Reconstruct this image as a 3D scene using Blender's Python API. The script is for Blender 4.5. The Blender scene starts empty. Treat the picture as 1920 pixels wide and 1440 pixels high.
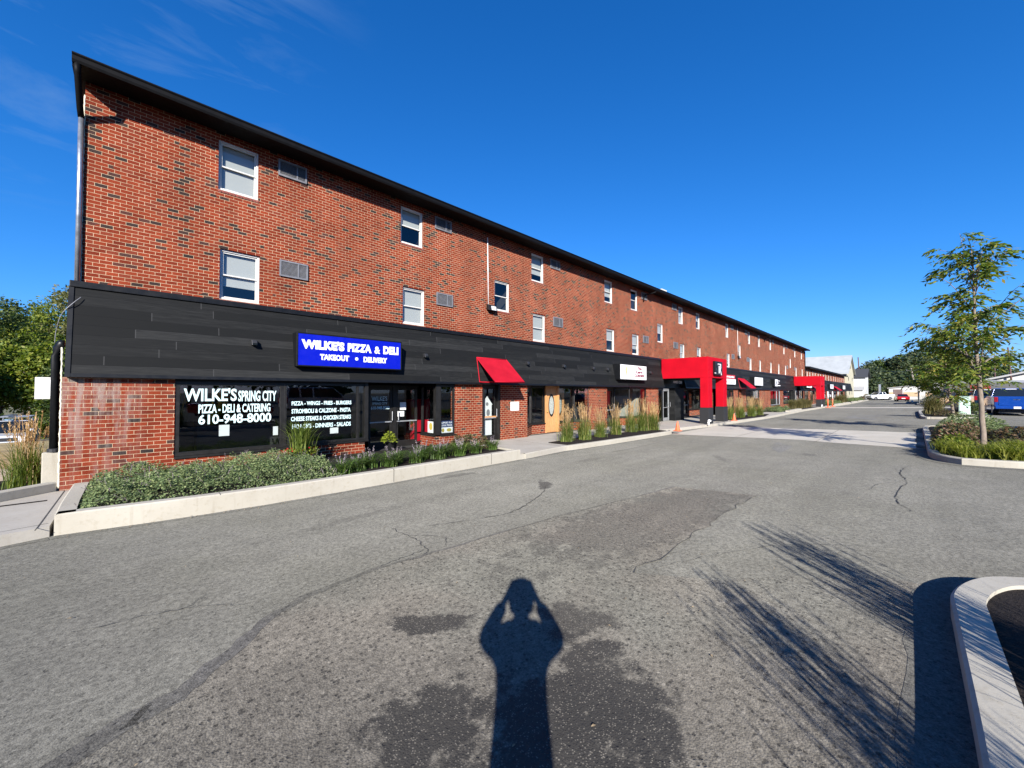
import bpy, math, random
import numpy as np
from mathutils import Vector, Matrix
R = math.radians
rnd = random.Random(7)
npr = np.random.RandomState(7)
scene = bpy.context.scene
COL = scene.collection

# ------------------------------------------------------------------ camera, sky, sun, exposure
CAM = Vector((0.0, -11.2, 2.0))
cam_data = bpy.data.cameras.new('camera')
cam_data.sensor_fit = 'HORIZONTAL'; cam_data.sensor_width = 36.0
cam_data.lens = 13.706; cam_data.clip_start = 0.02; cam_data.clip_end = 5000
cam = bpy.data.objects.new('camera', cam_data); COL.objects.link(cam)
cam.location = CAM
cam.rotation_euler = (R(90 + 1.2315), 0, R(45.946 - 90))
scene.camera = cam

SUN_EL, SUN_HEAD = 25.5, 44.6          # light travels towards this heading (degrees from +X)
world = bpy.data.worlds.new('World'); scene.world = world; world.use_nodes = True
wn = world.node_tree; wn.nodes.clear()
wo = wn.nodes.new('ShaderNodeOutputWorld'); wb = wn.nodes.new('ShaderNodeBackground')
sky = wn.nodes.new('ShaderNodeTexSky'); sky.sky_type = 'NISHITA'; sky.sun_disc = False
sky.sun_elevation = R(SUN_EL); sky.sun_rotation = R(90 - (SUN_HEAD + 180))
sky.altitude = 0; sky.air_density = 1.0; sky.dust_density = 0.2; sky.ozone_density = 6.0
wb.inputs['Strength'].default_value = 0.11
# faint cirrus mixed into the sky light
tc = wn.nodes.new('ShaderNodeTexCoord'); mp = wn.nodes.new('ShaderNodeMapping')
mp.inputs['Scale'].default_value = (1.2, 4.5, 6.0); mp.inputs['Rotation'].default_value = (0.3, 0.2, 0.9)
nz = wn.nodes.new('ShaderNodeTexNoise'); nz.inputs['Scale'].default_value = 2.3; nz.inputs['Detail'].default_value = 7
nz.inputs['Roughness'].default_value = 0.6; nz.inputs['Distortion'].default_value = 0.5
rp = wn.nodes.new('ShaderNodeValToRGB')
rp.color_ramp.elements[0].position = 0.50; rp.color_ramp.elements[0].color = (0, 0, 0, 1)
rp.color_ramp.elements[1].position = 0.80; rp.color_ramp.elements[1].color = (1, 1, 1, 1)
# only one part of the sky carries the wisps (a direction mask)
dt = wn.nodes.new('ShaderNodeVectorMath'); dt.operation = 'DOT_PRODUCT'
dv = Vector((-0.10, 0.78, 0.60)).normalized(); dt.inputs[1].default_value = dv
mr = wn.nodes.new('ShaderNodeMapRange'); mr.inputs['From Min'].default_value = 0.90; mr.inputs['From Max'].default_value = 0.995
mr.interpolation_type = 'SMOOTHSTEP'
ml = wn.nodes.new('ShaderNodeMath'); ml.operation = 'MULTIPLY'
m2 = wn.nodes.new('ShaderNodeMath'); m2.operation = 'MULTIPLY'; m2.inputs[1].default_value = 0.42
mx = wn.nodes.new('ShaderNodeMix'); mx.data_type = 'RGBA'
# camera-like colour response of the clear sky: deeper blue overhead, paler towards the horizon
sep = wn.nodes.new('ShaderNodeSeparateColor'); cmb = wn.nodes.new('ShaderNodeCombineColor')
chan = []
for k_, g_ in ((0.165, 1.70), (0.56, 1.0), (1.02, 0.90)):
    pw = wn.nodes.new('ShaderNodeMath'); pw.operation = 'POWER'; pw.inputs[1].default_value = g_
    mu = wn.nodes.new('ShaderNodeMath'); mu.operation = 'MULTIPLY'; mu.inputs[1].default_value = k_
    wn.links.new(pw.outputs[0], mu.inputs[0]); chan.append((pw, mu))
L = wn.links.new
L(tc.outputs['Generated'], mp.inputs['Vector']); L(mp.outputs['Vector'], nz.inputs['Vector']); L(nz.outputs['Fac'], rp.inputs['Fac'])
L(tc.outputs['Generated'], dt.inputs[0]); L(dt.outputs['Value'], mr.inputs['Value'])
L(rp.outputs['Color'], ml.inputs[0]); L(mr.outputs['Result'], ml.inputs[1]); L(ml.outputs[0], m2.inputs[0])
L(sky.outputs['Color'], sep.inputs[0])
for i_, (pw, mu) in enumerate(chan): L(sep.outputs[i_], pw.inputs[0]); L(mu.outputs[0], cmb.inputs[i_])
L(cmb.outputs[0], mx.inputs['A']); L(m2.outputs[0], mx.inputs['Factor'])
mx.inputs['B'].default_value = (1.3, 2.1, 3.3, 1)
L(mx.outputs['Result'], wb.inputs['Color']); L(wb.outputs['Background'], wo.inputs['Surface'])

sun_d = bpy.data.lights.new('sun', 'SUN'); sun_d.energy = 5.0; sun_d.angle = R(0.53); sun_d.color = (1.0, 0.955, 0.885)
sun = bpy.data.objects.new('sun', sun_d); COL.objects.link(sun)
ld = Vector((math.cos(R(SUN_HEAD)) * math.cos(R(SUN_EL)), math.sin(R(SUN_HEAD)) * math.cos(R(SUN_EL)), -math.sin(R(SUN_EL))))
sun.rotation_euler = ld.to_track_quat('-Z', 'Y').to_euler(); sun.location = (-20, -30, 30)
scene.view_settings.view_transform = 'Standard'; scene.view_settings.look = 'None'
scene.view_settings.exposure = 1.05; scene.view_settings.gamma = 1
scene.cycles.max_bounces = 8; scene.cycles.transparent_max_bounces = 24
scene.cycles.caustics_reflective = False; scene.cycles.caustics_refractive = False

# ------------------------------------------------------------------ material helpers
class NT:
    def __init__(s, name):
        s.m = bpy.data.materials.new(name); s.m.use_nodes = True; s.t = s.m.node_tree; s.t.nodes.clear()
        s.out = s.t.nodes.new('ShaderNodeOutputMaterial')
    def n(s, typ, _p=None, **kw):
        nd = s.t.nodes.new('ShaderNode' + typ)
        for k, v in (_p or {}).items(): setattr(nd, k, v)
        for k, v in kw.items():
            k2 = k.replace('_', ' ')
            key = int(k[1:]) if k[0] == 'i' and k[1:].isdigit() else (k2 if k2 in nd.inputs else k)
            s.set(nd.inputs[key], v)
        return nd
    def set(s, inp, v):
        if hasattr(v, 'is_output') or hasattr(v, 'links'): s.t.links.new(v, inp)
        elif isinstance(v, (tuple, list)) and inp.type == 'RGBA' and len(v) == 3: inp.default_value = (*v, 1)
        else: inp.default_value = v
    def math(s, op, a, b=0.0, c=0.0, clamp=False):
        nd = s.n('Math', {'operation': op, 'use_clamp': clamp}, i0=a, i1=b)
        if op in ('MULTIPLY_ADD', 'SMOOTH_MIN', 'COMPARE'): s.set(nd.inputs[2], c)
        return nd.outputs[0]
    def mix(s, f, a, b, blend='MIX'):
        nd = s.t.nodes.new('ShaderNodeMix'); nd.data_type = 'RGBA'; nd.blend_type = blend
        s.set(nd.inputs['Factor'], f); s.set(nd.inputs['A'], a); s.set(nd.inputs['B'], b); return nd.outputs['Result']
    def ramp(s, f, stops, interp='LINEAR'):
        nd = s.n('ValToRGB', Fac=f); cr = nd.color_ramp; cr.interpolation = interp
        while len(cr.elements) < len(stops): cr.elements.new(0.5)
        for e, (p, c) in zip(cr.elements, stops):
            e.position = p; e.color = (*c, 1) if len(c) == 3 else c
        return nd.outputs['Color']
    def noise(s, vec, scale, detail=4, rough=0.55, dist=0.0, out='Fac'):
        return s.n('TexNoise', Vector=vec, Scale=scale, Detail=detail, Roughness=rough, Distortion=dist).outputs[out]
    def vor(s, vec, scale, feat='F1', out='Distance', rnd=1.0):
        return s.n('TexVoronoi', {'feature': feat}, Vector=vec, Scale=scale, Randomness=rnd).outputs[out]
    def obj(s): return s.n('TexCoord').outputs['Object']
    def uv(s): return s.n('TexCoord').outputs['UV']
    def pos(s): return s.n('NewGeometry').outputs['Position']
    def bump(s, h, strength=0.4, dist=0.01):
        return s.n('Bump', Strength=strength, Distance=dist, Height=h).outputs['Normal']
    def bsdf(s, **kw):
        b = s.n('BsdfPrincipled', **kw); s.t.links.new(b.outputs[0], s.out.inputs['Surface']); return b
    def mr(s, v, a, b, c=0.0, d=1.0, smooth=True):
        return s.n('MapRange', {'interpolation_type': 'SMOOTHSTEP' if smooth else 'LINEAR'}, Value=v, From_Min=a, From_Max=b, To_Min=c, To_Max=d).outputs[0]

def simple(name, col, rough=0.5, metal=0.0, spec=0.5, var=0.12, scale=6.0, bump=0.0, bscale=60.0, coat=0.0):
    t = NT(name); p = t.pos()
    n = t.noise(p, scale, 5)
    k = t.mr(n, 0.3, 0.7, 1 - var, 1 + var, smooth=False)
    hsv = t.n('HueSaturation', Value=k, Color=col)
    kw = dict(Base_Color=hsv.outputs[0], Roughness=t.mr(n, .3, .7, max(.02, rough - .06), min(1, rough + .06)), Metallic=metal)
    b = t.bsdf(**kw); b.inputs['Specular IOR Level'].default_value = spec
    if coat: b.inputs['Coat Weight'].default_value = coat; b.inputs['Coat Roughness'].default_value = 0.04
    if bump: t.set(b.inputs['Normal'], t.bump(t.noise(p, bscale, 4), bump, 0.01))
    return t.m

def m_brick(name, stain=False, bw=0.2032, bh=0.0813, far=False):
    t = NT(name); uv = t.uv(); p = t.pos()
    sx = t.n('SeparateXYZ', Vector=uv)
    wob = t.math('MULTIPLY', t.math('SUBTRACT', t.noise(p, 9, 2), 0.5), 0.010)
    u = t.math('ADD', sx.outputs[0], wob); v = t.math('ADD', sx.outputs[1], t.math('MULTIPLY', wob, .6))
    rv = t.math('DIVIDE', v, bh); row = t.math('FLOOR', rv); fv = t.math('SUBTRACT', rv, row)
    off = t.math('MULTIPLY', t.math('MODULO', t.math('ABSOLUTE', row), 2.0), 0.5)
    ru = t.math('ADD', t.math('DIVIDE', u, bw), off); colm = t.math('FLOOR', ru); fu = t.math('SUBTRACT', ru, colm)
    # distance to the nearest joint in metres
    du = t.math('MULTIPLY', t.math('MINIMUM', fu, t.math('SUBTRACT', 1.0, fu)), bw)
    dv_ = t.math('MULTIPLY', t.math('MINIMUM', fv, t.math('SUBTRACT', 1.0, fv)), bh)
    d = t.math('MINIMUM', du, dv_)
    rag = t.math('MULTIPLY', t.math('SUBTRACT', t.noise(p, 55, 3), 0.5), 0.006)
    brick = t.mr(t.math('ADD', d, rag), 0.0024, 0.0046)
    idv = t.n('CombineXYZ', X=colm, Y=row, Z=0.0).outputs[0]
    wn_ = t.n('TexWhiteNoise', {'noise_dimensions': '2D'}, Vector=idv); r = wn_.outputs['Value']
    r2 = t.n('SeparateColor', Color=wn_.outputs['Color'])
    base = t.ramp(r2.outputs[1], [(0.0, (0.145, 0.022, 0.010)), (0.35, (0.200, 0.031, 0.0125)), (0.7, (0.245, 0.041, 0.016)), (1.0, (0.180, 0.036, 0.019))])
    patchy = t.noise(p, 0.55, 3)                      # flashed bricks gather in loose patches
    thr = t.mr(patchy, 0.3, 0.72, 0.015, 0.19, smooth=False)
    dark = t.math('LESS_THAN', r, thr)
    base = t.mix(dark, base, t.ramp(r2.outputs[2], [(0, (0.030, 0.022, 0.021)), (0.6, (0.050, 0.032, 0.028)), (1, (0.10, 0.032, 0.024))]))
    mott = t.noise(p, 38, 4, .65)
    base = t.mix(t.mr(mott, .35, .75, 0, .35), base, t.mix(1.0, base, (0.55, 0.5, 0.5), 'MULTIPLY'))
    mort = t.ramp(t.noise(p, 3.0, 4), [(0.3, (0.47, 0.34, 0.21)), (0.7, (0.60, 0.46, 0.31))])
    weather = t.math('MULTIPLY', t.mr(t.noise(p, 0.9, 5, .6), .35, .7, 0.84, 1.12, smooth=False), t.mr(t.noise(t.n('Mapping', Vector=p, Scale=(1.6, 1.6, .16)).outputs[0], 1.0, 5, .6), .35, .68, .86, 1.08, smooth=False))
    c = t.mix(brick, mort, base)
    c = t.n('HueSaturation', Value=weather, Color=c).outputs[0]
    if stain:   # lime bloom running down the exposed corner of the storefront
        sp = t.n('SeparateXYZ', Vector=p)
        mx_ = t.math('MULTIPLY', t.mr(sp.outputs[0], 0.30, -0.25), t.mr(sp.outputs[2], 0.6, 1.9, .35, 1.0))
        st = t.n('Mapping', Vector=p, Scale=(3.2, 3.2, 0.55)).outputs[0]
        stn = t.mr(t.noise(st, 2.2, 6, .62), .40, .66)
        f = t.math('MULTIPLY', t.math('MULTIPLY', mx_, stn), t.mr(mott, .25, .6, .35, .8))
        c = t.mix(f, c, (0.30, 0.25, 0.22))
    b = t.bsdf(Base_Color=c, Roughness=t.mr(mott, .3, .7, .78, .97))
    b.inputs['Specular IOR Level'].default_value = 0.12
    h = t.math('ADD', t.math('MULTIPLY', brick, 1.0), t.math('MULTIPLY', mott, 0.35))
    t.set(b.inputs['Normal'], t.bump(h, 0.55, 0.008))
    return t.m

def m_asphalt(name, tint, coarse=0.0, dark=1.0, stains=()):
    t = NT(name); p = t.pos()
    big = t.noise(p, 0.22, 5, .6); mid = t.noise(p, 2.3, 5, .6)
    v1 = t.n('TexVoronoi', {'feature': 'F1'}, Vector=p, Scale=120.0 - 30 * coarse)
    cellc = t.n('SeparateColor', Color=v1.outputs['Color']).outputs[0]
    v2 = t.n('TexVoronoi', {'feature': 'F1'}, Vector=p, Scale=62.0 - 22 * coarse)
    c2 = t.n('SeparateColor', Color=v2.outputs['Color'])
    stone = t.ramp(cellc, [(0.0, (0.10, 0.098, 0.094)), (0.30, (0.19, 0.187, 0.178)), (0.62, (0.30, 0.292, 0.275)), (0.9, (0.40, 0.388, 0.36)), (1.0, (0.58, 0.56, 0.51))])
    bind = t.math('MULTIPLY', t.mr(v1.outputs['Distance'], 0.30, 0.75), .75)
    c = t.mix(bind, stone, (0.105, 0.102, 0.097))
    fine = t.noise(p, 240, 3, .7)
    c = t.mix(.45, c, t.ramp(fine, [(0.36, (0.07, 0.068, 0.064)), (0.64, (0.50, 0.488, 0.458))]))
    gr2 = t.noise(p, 95 - 25 * coarse, 4, .75)
    c = t.mix(.38, c, t.ramp(gr2, [(0.38, (0.06, 0.058, 0.055)), (0.62, (0.52, 0.508, 0.478))]))
    pale = t.math('GREATER_THAN', c2.outputs[0], 0.965 - .012 * coarse)
    pale = t.math('MULTIPLY', pale, t.mr(v2.outputs['Distance'], .52, .30))
    c = t.mix(t.math('MULTIPLY', pale, .75), c, (0.52, 0.51, 0.48))
    hole = t.math('MULTIPLY', t.math('LESS_THAN', c2.outputs[1], 0.07 + .11 * coarse), t.mr(v2.outputs['Distance'], .6, .35))
    c = t.mix(t.math('MULTIPLY', hole, .55 + .2 * coarse), c, (0.020, 0.020, 0.022))
    gr3 = t.noise(p, 24, 5, .7)
    c = t.mix(.26, c, t.ramp(gr3, [(0.40, (0.05, 0.049, 0.046)), (0.60, (0.54, 0.528, 0.498))]))
    brown = t.mr(t.noise(p, .45, 3), .34, .58)
    c = t.mix(1.0, c, t.mix(brown, (1.02, 1.0, 0.89), tint), 'MULTIPLY')
    k = t.math('MULTIPLY', t.mr(big, .3, .7, .86, 1.12, smooth=False), t.mr(mid, .3, .7, .90, 1.09, smooth=False))
    k = t.math('MULTIPLY', k, t.mr(t.noise(t.n('Mapping', Vector=p, Scale=(.10, 1.3, 1), Rotation=(0, 0, .04)).outputs[0], 1.0, 4, .6), .35, .66, .90, 1.07, smooth=False))
    k = t.math('MULTIPLY', k, dark)
    c = t.n('HueSaturation', Value=k, Color=c).outputs[0]
    # old oil and damp marks with a shape of their own: (x, y, rx, ry, rot, depth)
    rough_damp = 0.0
    edge = t.math('MULTIPLY', t.math('SUBTRACT', t.noise(p, 4.2, 7, .7), .5), 3.0)
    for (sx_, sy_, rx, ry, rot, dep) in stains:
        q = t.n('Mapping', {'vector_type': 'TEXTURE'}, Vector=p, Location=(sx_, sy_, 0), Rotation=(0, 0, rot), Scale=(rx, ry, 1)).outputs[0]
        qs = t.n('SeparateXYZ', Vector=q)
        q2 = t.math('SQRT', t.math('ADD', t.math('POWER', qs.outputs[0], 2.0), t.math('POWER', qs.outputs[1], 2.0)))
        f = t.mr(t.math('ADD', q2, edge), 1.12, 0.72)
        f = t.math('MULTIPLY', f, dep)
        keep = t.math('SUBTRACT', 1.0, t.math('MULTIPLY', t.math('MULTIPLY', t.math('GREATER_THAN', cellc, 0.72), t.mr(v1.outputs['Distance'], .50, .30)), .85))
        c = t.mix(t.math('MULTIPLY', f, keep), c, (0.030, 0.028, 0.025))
        rough_damp = t.math('MAXIMUM', rough_damp, f)
    b = t.bsdf(Base_Color=c, Roughness=t.math('SUBTRACT', .93, t.math('MULTIPLY', rough_damp, .18)))
    b.inputs['Diffuse Roughness'].default_value = 1.0
    b.inputs['Specular IOR Level'].default_value = 0.28
    h = t.math('SUBTRACT', t.math('ADD', t.math('MULTIPLY', fine, .4), t.math('MULTIPLY', t.math('SUBTRACT', 1.0, v1.outputs['Distance']), .8 + .6 * coarse)), t.math('MULTIPLY', hole, .8))
    t.set(b.inputs['Normal'], t.bump(h, 0.45 + .1 * coarse, 0.0045))
    return t.m

def m_concrete(name, a=(0.50, 0.47, 0.40), b_=(0.60, 0.57, 0.50), stain=0.25):
    t = NT(name); p = t.pos()
    n1 = t.noise(p, 1.1, 6, .62); n2 = t.noise(p, 14, 5, .6); n3 = t.noise(p, 170, 3, .7)
    c = t.ramp(n1, [(0.3, a), (0.7, b_)])
    c = t.mix(t.math('MULTIPLY', t.mr(n2, .52, .72), stain), c, t.mix(1.0, c, (0.62, 0.55, 0.44), 'MULTIPLY'))
    st = t.n('Mapping', Vector=p, Scale=(9, 9, .8)).outputs[0]
    c = t.mix(t.math('MULTIPLY', t.mr(t.noise(st, 1.3, 5, .6), .56, .72), stain * .9), c, t.mix(1.0, c, (0.55, 0.50, 0.42), 'MULTIPLY'))
    pit = t.math('MULTIPLY', t.mr(t.vor(p, 48), .16, .06), t.math('GREATER_THAN', n2, .52))
    c = t.mix(t.math('MULTIPLY', pit, .5), c, (0.16, 0.15, 0.13))
    b = t.bsdf(Base_Color=c, Roughness=.9); b.inputs['Specular IOR Level'].default_value = 0.25
    t.set(b.inputs['Normal'], t.bump(t.math('SUBTRACT', t.math('ADD', n2, t.math('MULTIPLY', n3, .35)), pit), .35, .006))
    return t.m

def m_cladding(name):
    t = NT(name); p = t.pos(); uv = t.uv(); s = t.n('SeparateXYZ', Vector=uv)
    bh = 0.196; bl = 3.05
    rv = t.math('DIVIDE', t.math('SUBTRACT', s.outputs[1], 2.33), bh); row = t.math('FLOOR', rv); fv = t.math('SUBTRACT', rv, row)
    roff = t.n('TexWhiteNoise', {'noise_dimensions': '1D'}, W=row).outputs['Value']
    ru = t.math('ADD', t.math('DIVIDE', s.outputs[0], bl), roff); cl = t.math('FLOOR', ru); fu = t.math('SUBTRACT', ru, cl)
    wn_ = t.n('TexWhiteNoise', {'noise_dimensions': '2D'}, Vector=t.n('CombineXYZ', X=cl, Y=row, Z=0.0).outputs[0])
    g = t.n('Mapping', Vector=uv, Scale=(1.6, 42.0, 1.0)).outputs[0]
    g = t.n('VectorMath', {'operation': 'ADD'}, i0=g, i1=wn_.outputs['Color']).outputs[0]
    grain = t.noise(g, 1.7, 7, .66, .4)
    g2 = t.noise(t.n('Mapping', Vector=uv, Scale=(3.0, 190.0, 1)).outputs[0], 1.0, 4, .6)
    val = t.math('ADD', t.math('MULTIPLY', wn_.outputs['Value'], .36), t.math('MULTIPLY', grain, .85))
    c = t.ramp(val, [(0.25, (0.0055, 0.006, 0.006)), (0.6, (0.011, 0.0115, 0.0115)), (0.95, (0.036, 0.0365, 0.036))])
    c = t.mix(t.mr(g2, .35, .7, 0, .35), c, (0.006, 0.006, 0.007))
    groove = t.mr(t.math('MULTIPLY', fv, bh), 0.007, 0.002)
    joint = t.math('MULTIPLY', t.mr(t.math('MULTIPLY', fu, bl), 0.016, 0.012), t.mr(t.math('ABSOLUTE', t.math('SUBTRACT', fv, .5)), .47, .43))
    c = t.mix(groove, c, (0.008, 0.008, 0.009)); c = t.mix(t.math('MULTIPLY', joint, .8), c, (0.05, 0.05, 0.05))
    b = t.bsdf(Base_Color=c, Roughness=t.mr(grain, .3, .7, .6, .8)); b.inputs['Specular IOR Level'].default_value = .12
    t.set(b.inputs['Normal'], t.bump(t.math('SUBTRACT', t.math('MULTIPLY', grain, .4), groove), .4, .006))
    return t.m

def m_glass(name, ior=1.75, tint=(0.55, 0.62, 0.60), extra=0.0):
    t = NT(name)
    f0 = ((ior - 1) / (ior + 1)) ** 2 * 1.8       # two surfaces of a pane
    fc = t.n('LayerWeight', Blend=0.5).outputs['Facing']
    f = t.math('ADD', f0 + extra, t.math('MULTIPLY', t.math('POWER', fc, 5.0), 1 - f0 - extra), clamp=True)
    wav = t.bump(t.noise(t.pos(), 0.9, 2), .05, .02)
    gl = t.n('BsdfGlossy', Color=(0.95, 0.97, 1.0), Roughness=0.006); t.set(gl.inputs['Normal'], wav)
    tr = t.n('BsdfTransparent', Color=tint)
    mx_ = t.n('MixShader', Fac=f); t.t.links.new(tr.outputs[0], mx_.inputs[1]); t.t.links.new(gl.outputs[0], mx_.inputs[2])
    t.t.links.new(mx_.outputs[0], t.out.inputs['Surface'])
    return t.m

def m_leaf(name, cols, trans=0.35, rough=0.55):
    t = NT(name); g = t.n('NewGeometry'); r = g.outputs['Random Per Island']
    st = [(i / (len(cols) - 1), c) for i, c in enumerate(cols)]
    c = t.ramp(r, st)
    c = t.n('HueSaturation', Value=t.mr(t.noise(t.pos(), 1.6, 3), .3, .7, .8, 1.2, smooth=False), Color=c).outputs[0]
    b = t.n('BsdfPrincipled', Base_Color=c, Roughness=rough); b.inputs['Specular IOR Level'].default_value = .35
    tl = t.n('BsdfTranslucent', Color=t.mix(1.0, c, (1.3, 1.5, .55), 'MULTIPLY'))
    mx_ = t.n('MixShader', Fac=trans); t.t.links.new(b.outputs[0], mx_.inputs[1]); t.t.links.new(tl.outputs[0], mx_.inputs[2])
    t.t.links.new(mx_.outputs[0], t.out.inputs['Surface'])
    return t.m

def m_wood(name, a, b_, scale=(30, 30, 2.2), rough=.45):
    t = NT(name); q = t.n('Mapping', Vector=t.pos(), Scale=scale).outputs[0]
    n = t.noise(q, 1.0, 6, .6, 1.2)
    b = t.bsdf(Base_Color=t.ramp(n, [(0.3, a), (0.7, b_)]), Roughness=rough)
    t.set(b.inputs['Normal'], t.bump(n, .2, .004)); return t.m

def m_louvre(name, a, b_, pitch):
    t = NT(name); s = t.n('SeparateXYZ', Vector=t.pos())
    f = t.math('FRACT', t.math('DIVIDE', s.outputs[2], pitch))
    c = t.mix(t.mr(f, .45, .7), a, b_)
    t.bsdf(Base_Color=c, Roughness=.5); return t.m

def m_siding(name, col, pitch=0.2, rough=.6):
    t = NT(name); s = t.n('SeparateXYZ', Vector=t.pos()); f = t.math('FRACT', t.math('DIVIDE', s.outputs[2], pitch))
    c = t.n('HueSaturation', Value=t.mr(t.noise(t.pos(), .7, 5), .3, .7, .86, 1.08, smooth=False), Color=col).outputs[0]
    b = t.bsdf(Base_Color=c, Roughness=rough); t.set(b.inputs['Normal'], t.bump(f, .5, .02)); return t.m

M = {}
M['brick'] = m_brick('red_brick'); M['brick_low'] = m_brick('red_brick_storefront', stain=True)
M['asphalt'] = m_asphalt('asphalt_grey', (1.02, 1.00, 0.91), 0.0, .40, stains=[
    (6.15, -5.80, .42, .14, .78, .85), (5.6, -3.55, .55, .16, .0, .55), (14.2, -9.0, .35, .18, .4, .4), (2.2, -5.2, 1.2, .10, .1, .25), (12.0, -7.3, .8, .12, .5, .35), (9.5, -4.6, .5, .2, .1, .3)])
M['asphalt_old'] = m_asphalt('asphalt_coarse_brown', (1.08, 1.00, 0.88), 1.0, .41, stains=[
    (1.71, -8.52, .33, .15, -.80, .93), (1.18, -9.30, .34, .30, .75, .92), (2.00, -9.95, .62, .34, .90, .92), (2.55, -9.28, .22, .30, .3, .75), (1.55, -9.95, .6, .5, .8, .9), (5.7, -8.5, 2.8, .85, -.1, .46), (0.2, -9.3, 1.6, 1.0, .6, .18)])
M['asphalt_seal'] = m_asphalt('asphalt_sealed_dark', (1.0, 0.98, 0.92), .3, .34)
M['asphalt_seam'] = m_asphalt('asphalt_seam', (1.0, 0.97, .95), .5, .28)
M['asphalt_mid'] = m_asphalt('asphalt_repair', (1.0, 1.0, 1.0), .2, .38)
M['crack'] = simple('crack_dark', (0.075, 0.073, 0.068), .95, spec=.1)
M['concrete'] = m_concrete('kerb_concrete', (0.355, 0.325, 0.265), (0.425, 0.395, 0.33))
M['walk'] = m_concrete('pavement_concrete', (0.35, 0.32, 0.27), (0.42, 0.39, 0.335), .2)
M['strip'] = m_concrete('crossing_concrete', (0.46, 0.42, 0.34), (0.54, 0.495, 0.41), .25)
M['clad'] = m_cladding('black_plank_cladding')
M['black'] = simple('black_painted_metal', (0.005, 0.0055, 0.0065), .45, spec=.3)
M['charcoal'] = simple('charcoal_render', (0.012, 0.0125, 0.014), .8)
M['bronze'] = simple('dark_bronze_frame', (0.018, 0.017, 0.016), .42, metal=.3)
M['white'] = simple('white_vinyl', (0.58, 0.565, 0.53), .4, var=.06)
M['blind'] = m_louvre('window_blind', (0.40, 0.40, 0.38), (0.31, 0.31, 0.30), .025)
M['dark'] = simple('dark_interior', (0.020, 0.021, 0.024), .85)
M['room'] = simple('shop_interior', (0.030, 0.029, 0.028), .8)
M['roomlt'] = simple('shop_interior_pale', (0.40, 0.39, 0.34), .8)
M['glass'] = m_glass('window_glass', 1.5, (0.90, 0.93, 0.92)); M['shopglass'] = m_glass('shop_glass', 1.55, (0.80, 0.84, 0.83))
M['red'] = simple('red_stucco', (0.40, 0.0008, 0.010), .7, spec=.15, var=.12, scale=1.6, bump=.12, bscale=120)
M['redcanvas'] = simple('red_awning_canvas', (0.36, 0.006, 0.018), .75, spec=.15, var=.12, scale=2.2, bump=.1, bscale=300)
M['blue'] = simple('sign_blue', (0.001, 0.006, 0.36), .35, var=.03)
M['letter'] = simple('white_lettering', (0.82, 0.82, 0.82), .4, var=.03)
M['teal'] = simple('pale_aqua_vinyl_lettering', (0.62, 0.80, 0.80), .5, var=.05)
M['signwhite'] = simple('sign_white', (0.80, 0.80, 0.79), .35, var=.03)
M['maroon'] = simple('sign_maroon', (0.16, 0.004, 0.03), .5)
M['pink'] = simple('sign_pink', (0.80, 0.48, 0.54), .5)
M['tanink'] = simple('sign_tan', (0.62, 0.50, 0.26), .5); M['greyink'] = simple('sign_grey', (0.22, 0.22, 0.24), .5)
M['navy'] = simple('sign_navy', (0.012, 0.03, 0.12), .4)
M['gold'] = simple('badge_gold', (0.42, 0.33, 0.06), .4)
M['frost'] = simple('frosted_glass', (0.34, 0.36, 0.33), .25, var=.25, scale=14)
M['oak'] = m_wood('golden_oak', (0.42, 0.19, 0.07), (0.62, 0.33, 0.14))
M['bark'] = m_wood('tree_bark', (0.13, 0.10, 0.075), (0.26, 0.21, 0.165), (25, 25, 6), .9)
M['barkdark'] = m_wood('old_bark', (0.05, 0.042, 0.035), (0.12, 0.10, 0.085), (12, 12, 3), .9)
M['polewood'] = m_wood('weathered_pole', (0.16, 0.13, 0.11), (0.28, 0.24, 0.20), (20, 20, 2), .9)
M['polebrown'] = m_wood('brown_pole', (0.07, 0.035, 0.03), (0.12, 0.065, 0.055), (20, 20, 2), .8)
M['galv'] = simple('galvanised_metal', (0.38, 0.40, 0.43), .35, metal=.8)
M['alu'] = simple('brushed_aluminium', (0.45, 0.46, 0.47), .4, metal=.6)
M['foam'] = simple('sealant_foam', (0.62, 0.58, 0.44), .85, bump=.9, bscale=45)
M['mulch'] = simple('dark_mulch', (0.020, 0.016, 0.014), .95, var=.5, scale=45, bump=1.0, bscale=70, spec=.15)
M['cone'] = simple('cone_orange', (0.80, 0.14, 0.05), .5); M['pvc'] = simple('white_pvc', (0.78, 0.78, 0.76), .35)
M['mint'] = simple('mint_cabinet_paint', (0.50, 0.66, 0.56), .45, var=.06)
M['grille'] = simple('grey_grille', (0.20, 0.20, 0.21), .5, metal=.3); M['grilledk'] = simple('grille_dark', (0.035, 0.035, 0.038), .7)
M['gutter'] = simple('black_gutter', (0.0045, 0.0045, 0.005), .6, spec=.1); M['soffit'] = simple('dark_soffit', (0.0035, 0.0035, 0.004), .7, spec=.15)
M['shingle'] = simple('dark_roof_shingle', (0.040, 0.041, 0.045), .9, bump=.5, bscale=30)
M['barn'] = simple('cream_render', (0.42, 0.39, 0.28), .85, var=.08, scale=.8); M['barnroof'] = m_siding('pale_metal_roof', (0.36, 0.375, 0.37), .6)
M['siding'] = m_siding('white_siding', (0.52, 0.52, 0.50)); M['tanpanel'] = simple('tan_panel', (0.50, 0.34, 0.20), .7)
M['warewhite'] = simple('warehouse_white', (0.50, 0.49, 0.46), .7, var=.08, scale=.4); M['docks'] = m_siding('brown_dock_door', (0.16, 0.11, 0.10), .45)
M['storegrey'] = simple('store_grey', (0.095, 0.095, 0.095), .7); M['storeroof'] = simple('pale_membrane_roof', (0.36, 0.35, 0.33), .8)
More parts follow.
